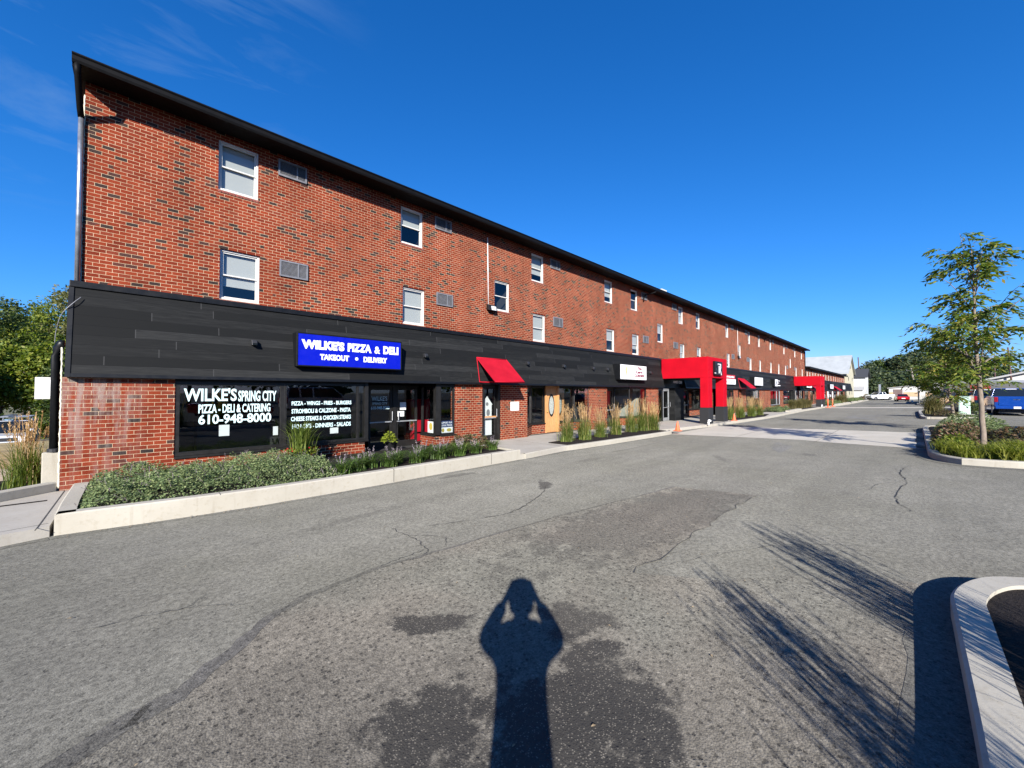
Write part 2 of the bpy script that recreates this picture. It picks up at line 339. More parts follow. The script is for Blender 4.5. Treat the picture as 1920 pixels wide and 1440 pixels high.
M['redsign'] = simple('red_letters', (0.24, 0.025, 0.018), .6)
M['tyre'] = simple('tyre_rubber', (0.014, 0.014, 0.015), .8); M['rim'] = simple('alloy_rim', (0.42, 0.43, 0.45), .3, metal=.9)
M['carglass'] = simple('car_glass', (0.010, 0.013, 0.016), .05, spec=.7, var=.0); M['chrome'] = simple('chrome', (0.60, 0.61, 0.63), .15, metal=1.0)
M['plastic'] = simple('black_plastic', (0.018, 0.018, 0.02), .55)
M['lens_red'] = simple('tail_lamp_red', (0.22, 0.006, 0.012), .2); M['lens_clear'] = simple('clear_lamp', (0.66, 0.67, 0.68), .12)
def paint(name, c): return simple(name, c, .22, metal=.25, var=.02, coat=1.0)
M['p_blue'] = paint('paint_blue', (0.006, 0.055, 0.30)); M['p_teal'] = paint('paint_dark_teal', (0.010, 0.030, 0.050))
M['p_black'] = paint('paint_black', (0.010, 0.010, 0.012)); M['p_red'] = paint('paint_red', (0.45, 0.012, 0.016)); M['p_white'] = paint('paint_white', (0.72, 0.73, 0.74))
M['p_silver'] = paint('paint_silver', (0.36, 0.37, 0.39))
M['skin'] = simple('skin', (0.45, 0.26, 0.18), .5); M['cloth'] = simple('dark_jacket', (0.03, 0.035, 0.05), .9, bump=.4, bscale=200); M['jeans'] = simple('blue_jeans', (0.03, 0.05, 0.11), .9)
M['hair'] = simple('brown_hair', (0.03, 0.018, 0.01), .6)
M['ground'] = simple('field_grass', (0.13, 0.115, 0.045), .95, var=.45, scale=.6, bump=.6, bscale=14)
M['drygrass'] = simple('dry_grass_field', (0.30, 0.22, 0.09), .95, var=.35, scale=.8, bump=.8, bscale=20)
M['dirt'] = simple('pale_path', (0.40, 0.33, 0.23), .95, var=.15, scale=.8)
# foliage
M['lf_tree'] = m_leaf('street_tree_leaf', [(0.050, 0.085, 0.016), (0.080, 0.130, 0.020), (0.125, 0.180, 0.026), (0.190, 0.215, 0.034), (0.26, 0.21, 0.045)], .40)
M['lf_dark'] = m_leaf('dense_tree_leaf', [(0.020, 0.038, 0.012), (0.038, 0.066, 0.016), (0.070, 0.104, 0.022), (0.135, 0.150, 0.030)], .25)
M['lf_mid'] = m_leaf('bright_tree_leaf', [(0.055, 0.085, 0.012), (0.105, 0.150, 0.018), (0.165, 0.205, 0.024), (0.24, 0.24, 0.035)], .35)
M['lf_tan'] = m_leaf('pale_tree_leaf', [(0.075, 0.085, 0.030), (0.12, 0.125, 0.04), (0.19, 0.175, 0.06)], .3)
M['lf_far'] = m_leaf('distant_tree_leaf', [(0.022, 0.038, 0.020), (0.038, 0.060, 0.026), (0.060, 0.082, 0.032), (0.10, 0.105, 0.045)], .2)
M['catmint'] = m_leaf('catmint_leaf', [(0.060, 0.090, 0.036), (0.105, 0.150, 0.058), (0.165, 0.210, 0.085), (0.23, 0.26, 0.11)], .25, .75)
M['sprig'] = m_leaf('faded_flower_sprig', [(0.12, 0.095, 0.10), (0.20, 0.16, 0.165), (0.26, 0.22, 0.22)], .1, .8)
M['lir'] = m_leaf('liriope_blade', [(0.050, 0.095, 0.020), (0.085, 0.150, 0.030), (0.150, 0.205, 0.050)], .3)
M['lirfl'] = m_leaf('liriope_flower', [(0.17, 0.14, 0.155), (0.25, 0.205, 0.23), (0.32, 0.28, 0.28)], .1)
M['blade'] = m_leaf('grass_blade', [(0.075, 0.110, 0.020), (0.125, 0.170, 0.030), (0.21, 0.23, 0.060)], .35)
M['plume'] = m_leaf('grass_plume', [(0.36, 0.22, 0.10), (0.50, 0.33, 0.17), (0.62, 0.45, 0.26)], .35, .8)
M['olive'] = m_leaf('fountain_grass', [(0.070, 0.080, 0.022), (0.14, 0.125, 0.045), (0.26, 0.20, 0.09)], .3)
M['hako'] = m_leaf('golden_grass', [(0.12, 0.15, 0.020), (0.20, 0.22, 0.030), (0.30, 0.29, 0.06)], .4)
M['sedum'] = m_leaf('bronze_shrub_leaf', [(0.045, 0.055, 0.022), (0.075, 0.080, 0.032), (0.13, 0.070, 0.040), (0.15, 0.12, 0.06)], .25)
M['hydr'] = m_leaf('rust_flower_shrub', [(0.050, 0.072, 0.022), (0.085, 0.11, 0.035), (0.20, 0.11, 0.07), (0.26, 0.17, 0.12)], .25)
M['lime'] = m_leaf('lime_leaf', [(0.20, 0.26, 0.03), (0.34, 0.36, 0.05)], .4)

# ------------------------------------------------------------------ mesh helpers
class MB:
    def __init__(s): s.v = []; s.f = []; s.mi = []
    def quad(s, a, b, c, d, mi=0):
        k = len(s.v); s.v += [tuple(a), tuple(b), tuple(c), tuple(d)]; s.f.append((k, k + 1, k + 2, k + 3)); s.mi.append(mi)
    def poly(s, pts, mi=0):
        k = len(s.v); s.v += [tuple(p) for p in pts]; s.f.append(tuple(range(k, k + len(pts)))); s.mi.append(mi)
    def hexa(s, p, mi=0, skip=()):   # p: 8 points, bottom ring ccw then top ring
        k = len(s.v); s.v += [tuple(q) for q in p]
        for i, q in enumerate(((3, 2, 1, 0), (4, 5, 6, 7), (0, 1, 5, 4), (1, 2, 6, 5), (2, 3, 7, 6), (3, 0, 4, 7))):
            if i in skip: continue
            s.f.append(tuple(k + j for j in q)); s.mi.append(mi)
    def box(s, x0, x1, y0, y1, z0, z1, mi=0, skip=()):
        s.hexa([(x0, y0, z0), (x1, y0, z0), (x1, y1, z0), (x0, y1, z0), (x0, y0, z1), (x1, y0, z1), (x1, y1, z1), (x0, y1, z1)], mi, skip)
    def seg(s, p0, p1, o0, o1, z0, z1, s0=0.0, s1=None, mi=0):
        # box along plan segment p0->p1 between distances s0..s1, outward offsets o0<o1 (outward = right of travel)
        d = Vector((p1[0] - p0[0], p1[1] - p0[1])); ln = d.length; d /= ln; n = Vector((d.y, -d.x))
        if s1 is None: s1 = ln
        P = lambda a, o, z: (p0[0] + d.x * a + n.x * o, p0[1] + d.y * a + n.y * o, z)
        s.hexa([P(s0, o1, z0), P(s1, o1, z0), P(s1, o0, z0), P(s0, o0, z0), P(s0, o1, z1), P(s1, o1, z1), P(s1, o0, z1), P(s0, o0, z1)], mi)
    def prism(s, pts, z0, z1, mi=0, bottom=True):
        n = len(pts); zz = (lambda v, p: v(p) if callable(v) else v)
        b = [(p[0], p[1], zz(z0, p)) for p in pts]; t = [(p[0], p[1], zz(z1, p)) for p in pts]
        s.poly(t, mi)
        if bottom: s.poly(b[::-1], mi)
        for i in range(n):
            j = (i + 1) % n; s.quad(b[i], b[j], t[j], t[i], mi)
    def tube(s, pts, r, n=8, mi=0, caps=True):
        pts = [Vector(p) for p in pts]; r = r if isinstance(r, (list, tuple)) else [r] * len(pts)
        k = len(s.v); up = Vector((0.12, 0.07, 1))
        for i, p in enumerate(pts):
            d = (pts[min(i + 1, len(pts) - 1)] - pts[max(i - 1, 0)]).normalized()
            a = d.cross(up)
            if a.length < .12: a = d.cross(Vector((1, 0.2, 0)))
            a.normalize(); b = d.cross(a)
            for j in range(n):
                t = 2 * math.pi * j / n; s.v.append(tuple(p + (a * math.cos(t) + b * math.sin(t)) * r[i]))
        for i in range(len(pts) - 1):
            for j in range(n):
                s.f.append((k + i * n + j, k + i * n + (j + 1) % n, k + (i + 1) * n + (j + 1) % n, k + (i + 1) * n + j)); s.mi.append(mi)
        if caps:
            s.f.append(tuple(k + j for j in range(n))[::-1]); s.mi.append(mi)
            s.f.append(tuple(k + (len(pts) - 1) * n + j for j in range(n))); s.mi.append(mi)
    def lathe(s, c, prof, n=20, mi=0):   # prof: (r, z)
        k = len(s.v)
        for r, z in prof:
            for j in range(n):
                t = 2 * math.pi * j / n; s.v.append((c[0] + r * math.cos(t), c[1] + r * math.sin(t), c[2] + z))
        for i in range(len(prof) - 1):
            for j in range(n):
                s.f.append((k + i * n + j, k + i * n + (j + 1) % n, k + (i + 1) * n + (j + 1) % n, k + (i + 1) * n + j)); s.mi.append(mi)
        s.f.append(tuple(k + j for j in range(n))[::-1]); s.mi.append(mi)
        s.f.append(tuple(k + (len(prof) - 1) * n + j for j in range(n))); s.mi.append(mi)
    def xf(s, mat, start=0):
        for i in range(start, len(s.v)): s.v[i] = tuple(mat @ Vector(s.v[i]))
    def wall(s, x0, x1, z0, z1, y, holes, depth=.12, mi=0):
        xs = sorted({x0, x1, *[h[0] for h in holes], *[h[1] for h in holes]}); zs = sorted({z0, z1, *[h[2] for h in holes], *[h[3] for h in holes]})
        for i in range(len(xs) - 1):
            for j in range(len(zs) - 1):
                cx = (xs[i] + xs[i + 1]) / 2; cz = (zs[j] + zs[j + 1]) / 2
                if any(h[0] < cx < h[1] and h[2] < cz < h[3] for h in holes): continue
                s.quad((xs[i], y, zs[j]), (xs[i + 1], y, zs[j]), (xs[i + 1], y, zs[j + 1]), (xs[i], y, zs[j + 1]), mi)
        for a, b, c, d in holes:
            s.quad((a, y, c), (a, y, d), (a, y + depth, d), (a, y + depth, c), mi); s.quad((b, y, d), (b, y, c), (b, y + depth, c), (b, y + depth, d), mi)
            s.quad((a, y, d), (b, y, d), (b, y + depth, d), (a, y + depth, d), mi); s.quad((b, y, c), (a, y, c), (a, y + depth, c), (b, y + depth, c), mi)
    def mesh(s, name, mats, smooth=False, uv=True):
        me = bpy.data.meshes.new(name); me.from_pydata(s.v, [], s.f)
        for m in (mats if isinstance(mats, (list, tuple)) else [mats]): me.materials.append(m)
        if any(s.mi): me.polygons.foreach_set('material_index', s.mi)
        if smooth: me.polygons.foreach_set('use_smooth', [True] * len(s.f))
        me.update()
        if uv:
            ul = me.uv_layers.new(name='UVMap'); dat = np.zeros(len(me.loops) * 2, np.float32)
            for p in me.polygons:
                n = p.normal
                if abs(n.z) > .75:
                    for li in p.loop_indices:
                        c = me.vertices[me.loops[li].vertex_index].co; dat[2 * li] = c.x; dat[2 * li + 1] = c.y
                else:
                    l = math.hypot(n.x, n.y) or 1; tx, ty = -n.y / l, n.x / l
                    for li in p.loop_indices:
                        c = me.vertices[me.loops[li].vertex_index].co; dat[2 * li] = c.x * tx + c.y * ty; dat[2 * li + 1] = c.z
            ul.data.foreach_set('uv', dat)
        return me
    def build(s, name, mats, parent=None, smooth=False, uv=True, bevel=0.0, **kw):
        o = bpy.data.objects.new(name, s.mesh(name, mats, smooth, uv)); COL.objects.link(o)
        return finish(o, parent, bevel, **kw)

def finish(o, parent=None, bevel=0.0, label=None, cat=None, group=None, kind=None):
    if parent is not None:
        o.parent = parent
        if parent.location.length: o.matrix_parent_inverse = parent_world(parent).inverted()
    if bevel:
        b = o.modifiers.new('bevel', 'BEVEL'); b.width = bevel; b.segments = 2; b.limit_method = 'ANGLE'; b.angle_limit = R(40)
    for k, v in (('label', label), ('category', cat), ('group', group), ('kind', kind)):
        if v: o[k] = v
    return o
def parent_world(p):
    m = p.matrix_basis.copy()
    while p.parent: 
        m = p.parent.matrix_basis @ p.matrix_parent_inverse @ m; p = p.parent
    return m
def thing(name, label, cat, loc=(0, 0, 0), group=None, rz=0.0):
    o = bpy.data.objects.new(name, None); COL.objects.link(o); o.location = loc; o.rotation_euler = (0, 0, rz); o.empty_display_size = .2
    o['label'] = label; o['category'] = cat
    if group: o['group'] = group
    return o
def local(o, parent, loc=(0, 0, 0), rot=(0, 0, 0)):   # parent keeping the mesh's own coordinates local to the parent
    o.parent = parent; o.matrix_parent_inverse = Matrix(); o.location = loc; o.rotation_euler = rot; return o
def lbuild(mb, name, mats, parent, smooth=False, bevel=0.0, uv=True):
    o = mb.build(name, mats, None, smooth, uv, bevel); return local(o, parent)
def copy_tree(o, parent=None):
    c = o.copy(); COL.objects.link(c)
    if parent is not None: c.parent = parent
    for ch in o.children: copy_tree(ch, c)
    return c
def place(o, loc, rz=0.0, sc=1.0, label=None):
    o.location = loc; o.rotation_euler = (0, 0, rz); o.scale = (sc, sc, sc)
    if label: o['label'] = label
    return o
ORD = ['leftmost', 'second from left', 'third from left', 'fourth from left', 'fifth from left', 'sixth from left', 'seventh from left', 'eighth from left', 'ninth from left', 'tenth from left', 'eleventh from left', 'twelfth from left', 'thirteenth from left', 'fourteenth from left', 'fifteenth from left', 'sixteenth from left']

def text_mesh(txt, size, bold=0.0, sx=1.0, extrude=0.004, spacing=1.0):
    cu = bpy.data.curves.new('t', 'FONT'); cu.body = txt; cu.size = size; cu.offset = bold; cu.extrude = extrude; cu.space_character = spacing
    cu.align_x = 'LEFT'; cu.resolution_u = 3
    o = bpy.data.objects.new('t', cu); COL.objects.link(o)
    dg = bpy.context.evaluated_depsgraph_get(); me = bpy.data.meshes.new_from_object(o.evaluated_get(dg))
    bpy.data.objects.remove(o); bpy.data.curves.remove(cu)
    return me
def text_fit(items, name, mat, parent, o=(0, 0, 0), ux=(1, 0, 0), bold=.0, extrude=.004):
    # items: (txt, x0, x1, zbase, capheight) laid on a wall with right vector ux and up z, all joined in one mesh
    ux = Vector(ux); uz = Vector((0, 0, 1)); nn = ux.cross(uz)
    V = []; F = []
    for txt, x0, x1, zb, ch in items:
        me = text_mesh(txt, 1.0, bold, extrude=extrude)
        co = np.zeros(len(me.vertices) * 3); me.vertices.foreach_get('co', co); co = co.reshape(-1, 3)
        mn, mx_ = co.min(0), co.max(0)
        capm = text_mesh('H', 1.0, bold, extrude=extrude); cc = np.array([v.co[1] for v in capm.vertices]); cmin, cmax = cc.min(), cc.max(); bpy.data.meshes.remove(capm)
        k = len(V); sx_ = (x1 - x0) / (mx_[0] - mn[0]); sz = ch / (cmax - cmin)
        for c in co:
            p = Vector(o) + ux * (x0 + (c[0] - mn[0]) * sx_) + uz * (zb + (c[1] - cmin) * sz) + nn * (c[2] + extrude)
            V.append(tuple(p))
        for p in me.polygons: F.append(tuple(k + i for i in p.vertices))
        bpy.data.meshes.remove(me)
    m = bpy.data.meshes.new(name); m.from_pydata(V, [], F); m.materials.append(mat); m.update()
    ob = bpy.data.objects.new(name, m); COL.objects.link(ob)
    return finish(ob, parent)

def np_mesh(name, V, Q, mat, smooth=False):
    me = bpy.data.meshes.new(name); V = np.asarray(V, np.float32).reshape(-1, 3); Q = np.asarray(Q, np.int32)
    k = Q.shape[1]; me.vertices.add(len(V)); me.vertices.foreach_set('co', V.ravel())
    me.loops.add(Q.size); me.loops.foreach_set('vertex_index', Q.ravel()); me.polygons.add(len(Q))
    me.polygons.foreach_set('loop_start', np.arange(0, Q.size, k, dtype=np.int32)); me.polygons.foreach_set('loop_total', np.full(len(Q), k, np.int32))
    me.materials.append(mat); me.update(calc_edges=True); me.validate()
    if smooth: me.polygons.foreach_set('use_smooth', [True] * len(Q))
    return me
def np_obj(name, V, Q, mat, parent=None, smooth=False, **kw):
    o = bpy.data.objects.new(name, np_mesh(name, V, Q, mat, smooth)); COL.objects.link(o); return finish(o, parent, **kw)
def unit(a): return a / (np.linalg.norm(a, axis=1, keepdims=True) + 1e-9)
def leaves(P, D, N, Ln, W):
    # rhombic leaf quads: base P, direction D, face normal N
    P, D, N = np.asarray(P), unit(np.asarray(D)), np.asarray(N); S = unit(np.cross(D, N)); Ln = np.asarray(Ln)[:, None]; W = np.asarray(W)[:, None]
    a = P; c = P + D * Ln; m = P + D * Ln * .45; b = m + S * W * .5; d = m - S * W * .5
    V = np.stack([a, b, c, d], 1).reshape(-1, 3); n = len(P)
    return V, np.arange(n * 4).reshape(n, 4)
def blades(P, az, h, reach, w, rs, seg=4, droop=.5, taper=True):
    # curved grass blades as strips; P (n,3), az heading, h height, reach outward distance
    n = len(P); t = np.linspace(0, 1, seg + 1)[None, :]
    out = np.stack([np.cos(az), np.sin(az), np.zeros(n)], 1); side = np.stack([-np.sin(az), np.cos(az), np.zeros(n)], 1)
    hz = h[:, None] * (t * (1 + droop) - droop * t ** 2.2); ho = reach[:, None] * t ** 1.6
    C = P[:, None, :] + out[:, None, :] * ho[..., None]; C[..., 2] += hz
    wt = w[:, None] * ((1 - t) ** .7 if taper else np.ones_like(t)) * .5 + .0008
    A = C - side[:, None, :] * wt[..., None]; B = C + side[:, None, :] * wt[..., None]
    V = np.stack([A, B], 2).reshape(-1, 3); base = np.arange(n)[:, None] * (2 * (seg + 1)); i = np.arange(seg)[None, :]
    q = base + 2 * i; Q = np.stack([q, q + 1, q + 3, q + 2], 2).reshape(-1, 4)
    return V, Q
def cat(parts):
    V = []; Q = []; k = 0
    for v, q in parts: V.append(v); Q.append(q + k); k += len(v)
    return np.concatenate(V), np.concatenate(Q)

# ------------------------------------------------------------------ ground
def gz(y):     # the lot rises gently away from the shops
    return 0.0 if y > -3 else 0.03 * (-3 - y) if y > -14 else 0.33
def gzp(p): return gz(p[1])
def struct(mb, name, mat, **kw): return mb.build(name, mat, None, kind='structure', **kw)

g = MB(); g.poly([(-2500, -2500, -2.9), (2500, -2500, -2.9), (2500, 2500, -2.9), (-2500, 2500, -2.9)]); struct(g, 'ground', M['ground'])
g = MB()
ys = [-2.2, -3.0, -14.0, -400.0]
for a, b in zip(ys, ys[1:]): g.quad((-60, b, gz(b)), (600, b, gz(b)), (600, a, gz(a)), (-60, a, gz(a)))
g.quad((134, -2.2, 0), (600, -2.2, 0), (600, 60, 0), (134, 60, 0))
struct(g, 'road', M['asphalt'])

def sheet(pts, lift, name, mat, sub=None):
    b = MB(); b.poly([(x, y, gz(y) + lift) for x, y in pts]); return struct(b, name, mat)
def smooth_poly(pts, n=6, amp=0.0, rs=None):
    out = []
    P = [Vector(p) for p in pts]; m = len(P)
    for i in range(m - 1):
        p0, p1, p2, p3 = P[max(i - 1, 0)], P[i], P[i + 1], P[min(i + 2, m - 1)]
        for k in range(n):
            t = k / n
            q = .5 * ((2 * p1) + (-p0 + p2) * t + (2 * p0 - 5 * p1 + 4 * p2 - p3) * t * t + (-p0 + 3 * p1 - 3 * p2 + p3) * t ** 3)
            if amp: q = q + Vector([npr.normal(0, amp) for _ in q])
            out.append(tuple(q))
    out.append(tuple(P[-1])); return out
seam = smooth_poly([(-6.0, -11.2), (-2.2, -9.6), (-0.26, -8.23), (0.13, -8.09), (0.47, -7.82), (1.01, -7.36), (1.83, -7.21), (2.95, -7.30), (4.63, -7.45), (7.63, -7.89)], 6, .012)
right = smooth_poly([(7.84, -9.24), (6.4, -9.20), (5.2, -9.19), (3.62, -9.21)], 8, .03)
low = smooth_poly([(4.10, -9.95), (4.66, -10.40), (5.16, -11.00)], 4, .02)
patch = seam + right + low + [(5.2, -11.30), (2.0, -11.34), (0.5, -11.5), (-6, -13.9)]
sheet(patch, .004, 'asphalt_patch', M['asphalt_old'])
def ribbon(pts, w, lift, name, mat, wob=.3, **kw):
    b = MB(); P = [Vector((p[0], p[1])) for p in pts]; Lp = []; Rp = []
    for i, p in enumerate(P):
        d = (P[min(i + 1, len(P) - 1)] - P[max(i - 1, 0)]).normalized(); n = Vector((-d.y, d.x))
        ww = (w(i / (len(P) - 1)) if callable(w) else w) * (1 + npr.uniform(-wob, wob))
        Lp.append(p + n * ww / 2); Rp.append(p - n * ww / 2)
    for i in range(len(P) - 1):
        q = [Lp[i], Rp[i], Rp[i + 1], Lp[i + 1]]; b.quad(*[(v.x, v.y, gz(v.y) + lift) for v in q])
    return struct(b, name, mat, **kw)
ribbon(seam, lambda t: .21 - .17 * min(1, t * 1.25) , .006, 'asphalt_seam', M['asphalt_seam'], .25)
ribbon(right, .012, .008, 'asphalt_edge', M['crack'], .6)
for i, (pts, w) in enumerate([
    ([(6.05, -5.93), (5.6, -6.25), (5.17, -6.47), (4.31, -6.75), (3.74, -6.65), (3.0, -6.36)], .016),
    ([(2.6, -5.95), (2.62, -6.5), (2.54, -7.11), (2.40, -7.25)], .011), ([(2.62, -6.5), (2.9, -6.9), (2.75, -7.2)], .009), ([(2.54, -7.1), (2.1, -7.15), (1.9, -7.2)], .008),
    ([(13.4, -11.1), (12.2, -10.95), (10.9, -11.05), (9.15, -10.95), (8.2, -11.15)], .014), ([(10.9, -11.05), (10.4, -10.7), (9.6, -10.6)], .008), ([(-.35, -6.55), (.35, -6.75), (.72, -7.05)], .008), ([(.35, -6.75), (.5, -6.55)], .006),
    ([(3.62, -9.21), (4.6, -9.62), (5.6, -10.2), (6.1, -10.9)], .006), ([(9, -3.9), (12, -4.3), (16, -4.1)], .014), ([(-2.5, -7.9), (-1.6, -7.95), (-1.1, -8.2)], .012), ([(20.5, -6.0), (22, -7.2), (24.4, -7.0)], .010)]):
    ribbon(smooth_poly(pts, 10, .012), (lambda w_: (lambda t_: w_ * (.25 + .75 * math.sin(max(.02, min(.98, t_)) * math.pi) ** .6)))(w), .008, 'asphalt_crack', M['crack'], .7)
sheet([(34.6, -7.6), (42.6, -7.6), (43.1, -9.25), (35.2, -9.35)], .004, 'asphalt_repair_patch', M['asphalt_mid'])
sheet([(27.2, -3.6), (30.5, -4.0), (36.5, -3.6), (33.5, -3.3), (28.5, -3.15)], .005, 'asphalt_repair_patch', M['asphalt_mid'])
sheet([(17.2, -7.6), (16.2, -8.3), (13.9, -8.35), (15.6, -7.75)], .004, 'asphalt_repair_patch', M['asphalt_mid'])
# concrete crossings
def strip_poly(a, b):   # a: near edge pts, b: far edge pts
    return a + b[::-1]
sheet([(18.4, -3.02), (18.6, -8.07), (18.1, -9.08), (17.5, -11.4), (24.4, -11.4), (24.63, -8.34), (24.7, -4.61), (24.9, -3.02)], .006, 'concrete_crossing', M['strip'])
for y in (-5.8, -8.6): ribbon([(17.9 + (8.6 + y) * .25, y), (24.7, y)], .014, .011, 'crossing_joint', M['crack'], .3)
sheet([(63.2, -3.1), (63.2, -11.4), (88, -11.4), (89.5, -3.1)][0:4], .006, 'concrete_crossing', M['strip']) if False else sheet([(62.5, -3.1), (63.0, -14.0), (66.5, -14.0), (66.5, -3.1)], .006, 'concrete_crossing', M['strip'])

# kerbs and beds along the shops
def kerb_strip(path, w, z0, z1, name, mat, label=None, cat_=None, inward=1):
    b = MB(); P = [Vector(p) for p in path]; I = []
    for i, p in enumerate(P):
        d = (P[min(i + 1, len(P) - 1)] - P[max(i - 1, 0)]).normalized(); n = Vector((-d.y, d.x)) * inward; I.append(p + n * w)
    f = (lambda v, p: v(p) if callable(v) else v)
    ch = .02
    for i in range(len(P) - 1):
        a, c, ai, ci = P[i], P[i + 1], I[i], I[i + 1]
        za, zc = f(z1, a), f(z1, c); ba, bc = f(z0, a), f(z0, c)
        a2 = a + (ai - a).normalized() * ch; c2 = c + (ci - c).normalized() * ch
        b.quad((*a, ba), (*c, bc), (*c, zc - ch), (*a, za - ch)); b.quad((*a, za - ch), (*c, zc - ch), (*c2, zc), (*a2, za))
        b.quad((*a2, za), (*c2, zc), (*ci, zc), (*ai, za)); b.quad((*ai, za), (*ci, zc), (*ci, bc), (*ai, ba))
    for p, q, zz0, zz1 in ((P[0], I[0], f(z0, P[0]), f(z1, P[0])), (P[-1], I[-1], f(z0, P[-1]), f(z1, P[-1]))):
        b.quad((*p, zz0), (*q, zz0), (*q, zz1), (*p, zz1 - ch))
    return b.build(name, mat, None, label=label, cat=cat_, kind='structure')
front = smooth_poly([(-.78, -2.84), (.4, -3.02), (1.7, -3.15), (3.4, -3.16), (5.2, -3.10), (8.28, -3.0)], 5)
kerb_strip([(-.80, -.25), (-.80, -2.0)] + front[:1], .2, 0, .30, 'planter_kerb', M['concrete'])
kerb_strip(front + [(8.30, -2.15)], .18, -.05, .30, 'planter_kerb', M['concrete'])
ribbon([(x, y - .085) for x, y in front], .15, .004, 'gutter_strip', M['asphalt_seal'], .22)
b = MB(); b.prism([(-.62, -.02)] + [(x, y + .14) for x, y in front] + [(8.14, -1.5), (8.1, -.02)], 0.05, .25); struct(b, 'planter_mulch', M['mulch'])
for x, y in ((1.05, -3.095), (4.15, -3.145), (7.1, -3.045)):
    b = MB(); b.box(x, x + .008, y, y + .17, .02, .302); struct(b, 'kerb_joint', M['crack'])
# pavement: one slab along the fronts, its kerb edge in pieces
def pave(pts, name='pavement', z=.15): b = MB(); b.prism(pts, -.1, z); return struct(b, name, M['walk'])
pave([(8.48, -3.02), (10.6, -2.86), (18.4, -2.92), (18.6, -2.4), (24.2, -2.95), (29.3, -3.1), (34.5, -3.3), (50.8, -2.9), (62, -3.0), (66.6, -3.1), (91, -3.3), (132, -3.0), (132, 3.6), (8.48, 3.6)])
pave([(-14, -3.5), (-4, -3.2), (-1.3, -2.95), (-.82, -2.84), (-.82, -.02), (-1.05, -.02), (-2.9, -1.5), (-14, -2.0)])
b = MB(); b.prism([(8.28, -3.0), (8.47, -3.0), (8.47, 1.6), (8.28, 1.6)], -.1, .152); struct(b, 'pavement_joint', M['concrete'])
for x, y0, y1 in ((-.93, -3.0, -.05), (10.6, -2.8, .4), (13.5, -2.9, .4), (16.4, -2.9, 0), (21, -2.6, 0), (24, -2.9, 0)):
    ribbon([(x, y0), (x + .01, y1)], .012, .154 - gz(y0), 'pavement_joint', M['crack'], .2)
ribbon([(-14, -3.3), (-4, -3.0), (-1.3, -2.76), (-.85, -2.66)], .012, .153, 'pavement_joint', M['crack'], .3)
kp = smooth_poly([(8.48, -3.03), (10.4, -2.87), (11.2, -2.93), (14, -3.05), (18.0, -3.12), (18.5, -3.0)], 5)
kerb_strip(kp, .16, -.05, .165, 'kerb', M['concrete'])
ribbon([(x, y - .07) for x, y in kp], .13, .004, 'gutter_strip', M['asphalt_seal'], .25)
kerb_strip([(27.2, -3.05), (29.3, -3.25), (34.6, -3.42), (44, -3.2), (50.8, -3.0), (62.2, -3.1)], .16, -.05, .165, 'kerb', M['concrete'])
kerb_strip([(44.0, -3.05), (50.6, -2.86)], .35, .1, .30, 'kerb', M['concrete'])
kerb_strip([(67, -3.25), (91, -3.6), (120, -3.2), (132, -3.1)], .16, -.05, .18, 'kerb', M['concrete'])
for a in (74, 84, 96, 108): kerb_strip([(a, -3.3), (a + 5, -3.4)], .4, .1, .32, 'kerb', M['concrete'])
ribbon([(-14, -3.60), (-4, -3.29), (-1.3, -3.04), (-.82, -2.93)], .14, .004, 'gutter_strip', M['asphalt_seal'], .25)
def bed(pts, z=.16): b = MB(); b.prism(pts, .02, z); return struct(b, 'mulch_bed', M['mulch'])
bed([(10.9, -1.85), (10.95, -2.70), (14, -2.88), (18.3, -2.90), (18.45, -2.2), (14, -1.62)], .175)
bed([(28.2, -2.0), (28.4, -2.85), (34.8, -3.15), (38.5, -2.6), (37.5, -1.8)], .175)
bed([(42.0, -.8), (44.0, -2.4), (50.8, -2.55), (61.2, -2.7), (61.5, -1.6), (52, -.6)], .175)
bed([(69.5, -.8), (70, -2.9), (100, -3.05), (131, -2.8), (131, -.8)], .175)
# low concrete edge of the side bed, field and path falling away behind the building's left end
kerb_strip([(-3.2, -1.72), (-2.2, -.93), (-1.03, .02)], .14, .1, .32, 'side_bed_edge', M['concrete'])
def fz(y): return .12 - .0385 * y if y < 24 else -.80
g = MB()
for a, b_ in ((-.9, 3.2), (3.2, 6.4), (6.4, 15), (15, 24)):
    mi = 1 if (a, b_) == (3.2, 6.4) else (2 if a >= 6.4 else 0)
    x1 = -1.05 if a < 1 else 40
    pts = [(-60, a), (-1.05, a), (-1.05, b_), (-60, b_)]
    g.poly([(x, y, fz(y)) for x, y in pts], mi)
g.quad((-60, 24, -.8), (-1.05, 24, -.8), (-1.05, 24.6, -2.3), (-60, 24.6, -2.3), 2)
struct(g, 'field', [M['mulch'], M['dirt'], M['drygrass']])
g = MB(); g.quad((-80, 24.6, -2.3), (60, 24.6, -2.3), (60, 44, -2.3), (-80, 44, -2.3)); struct(g, 'back_road', M['asphalt'])

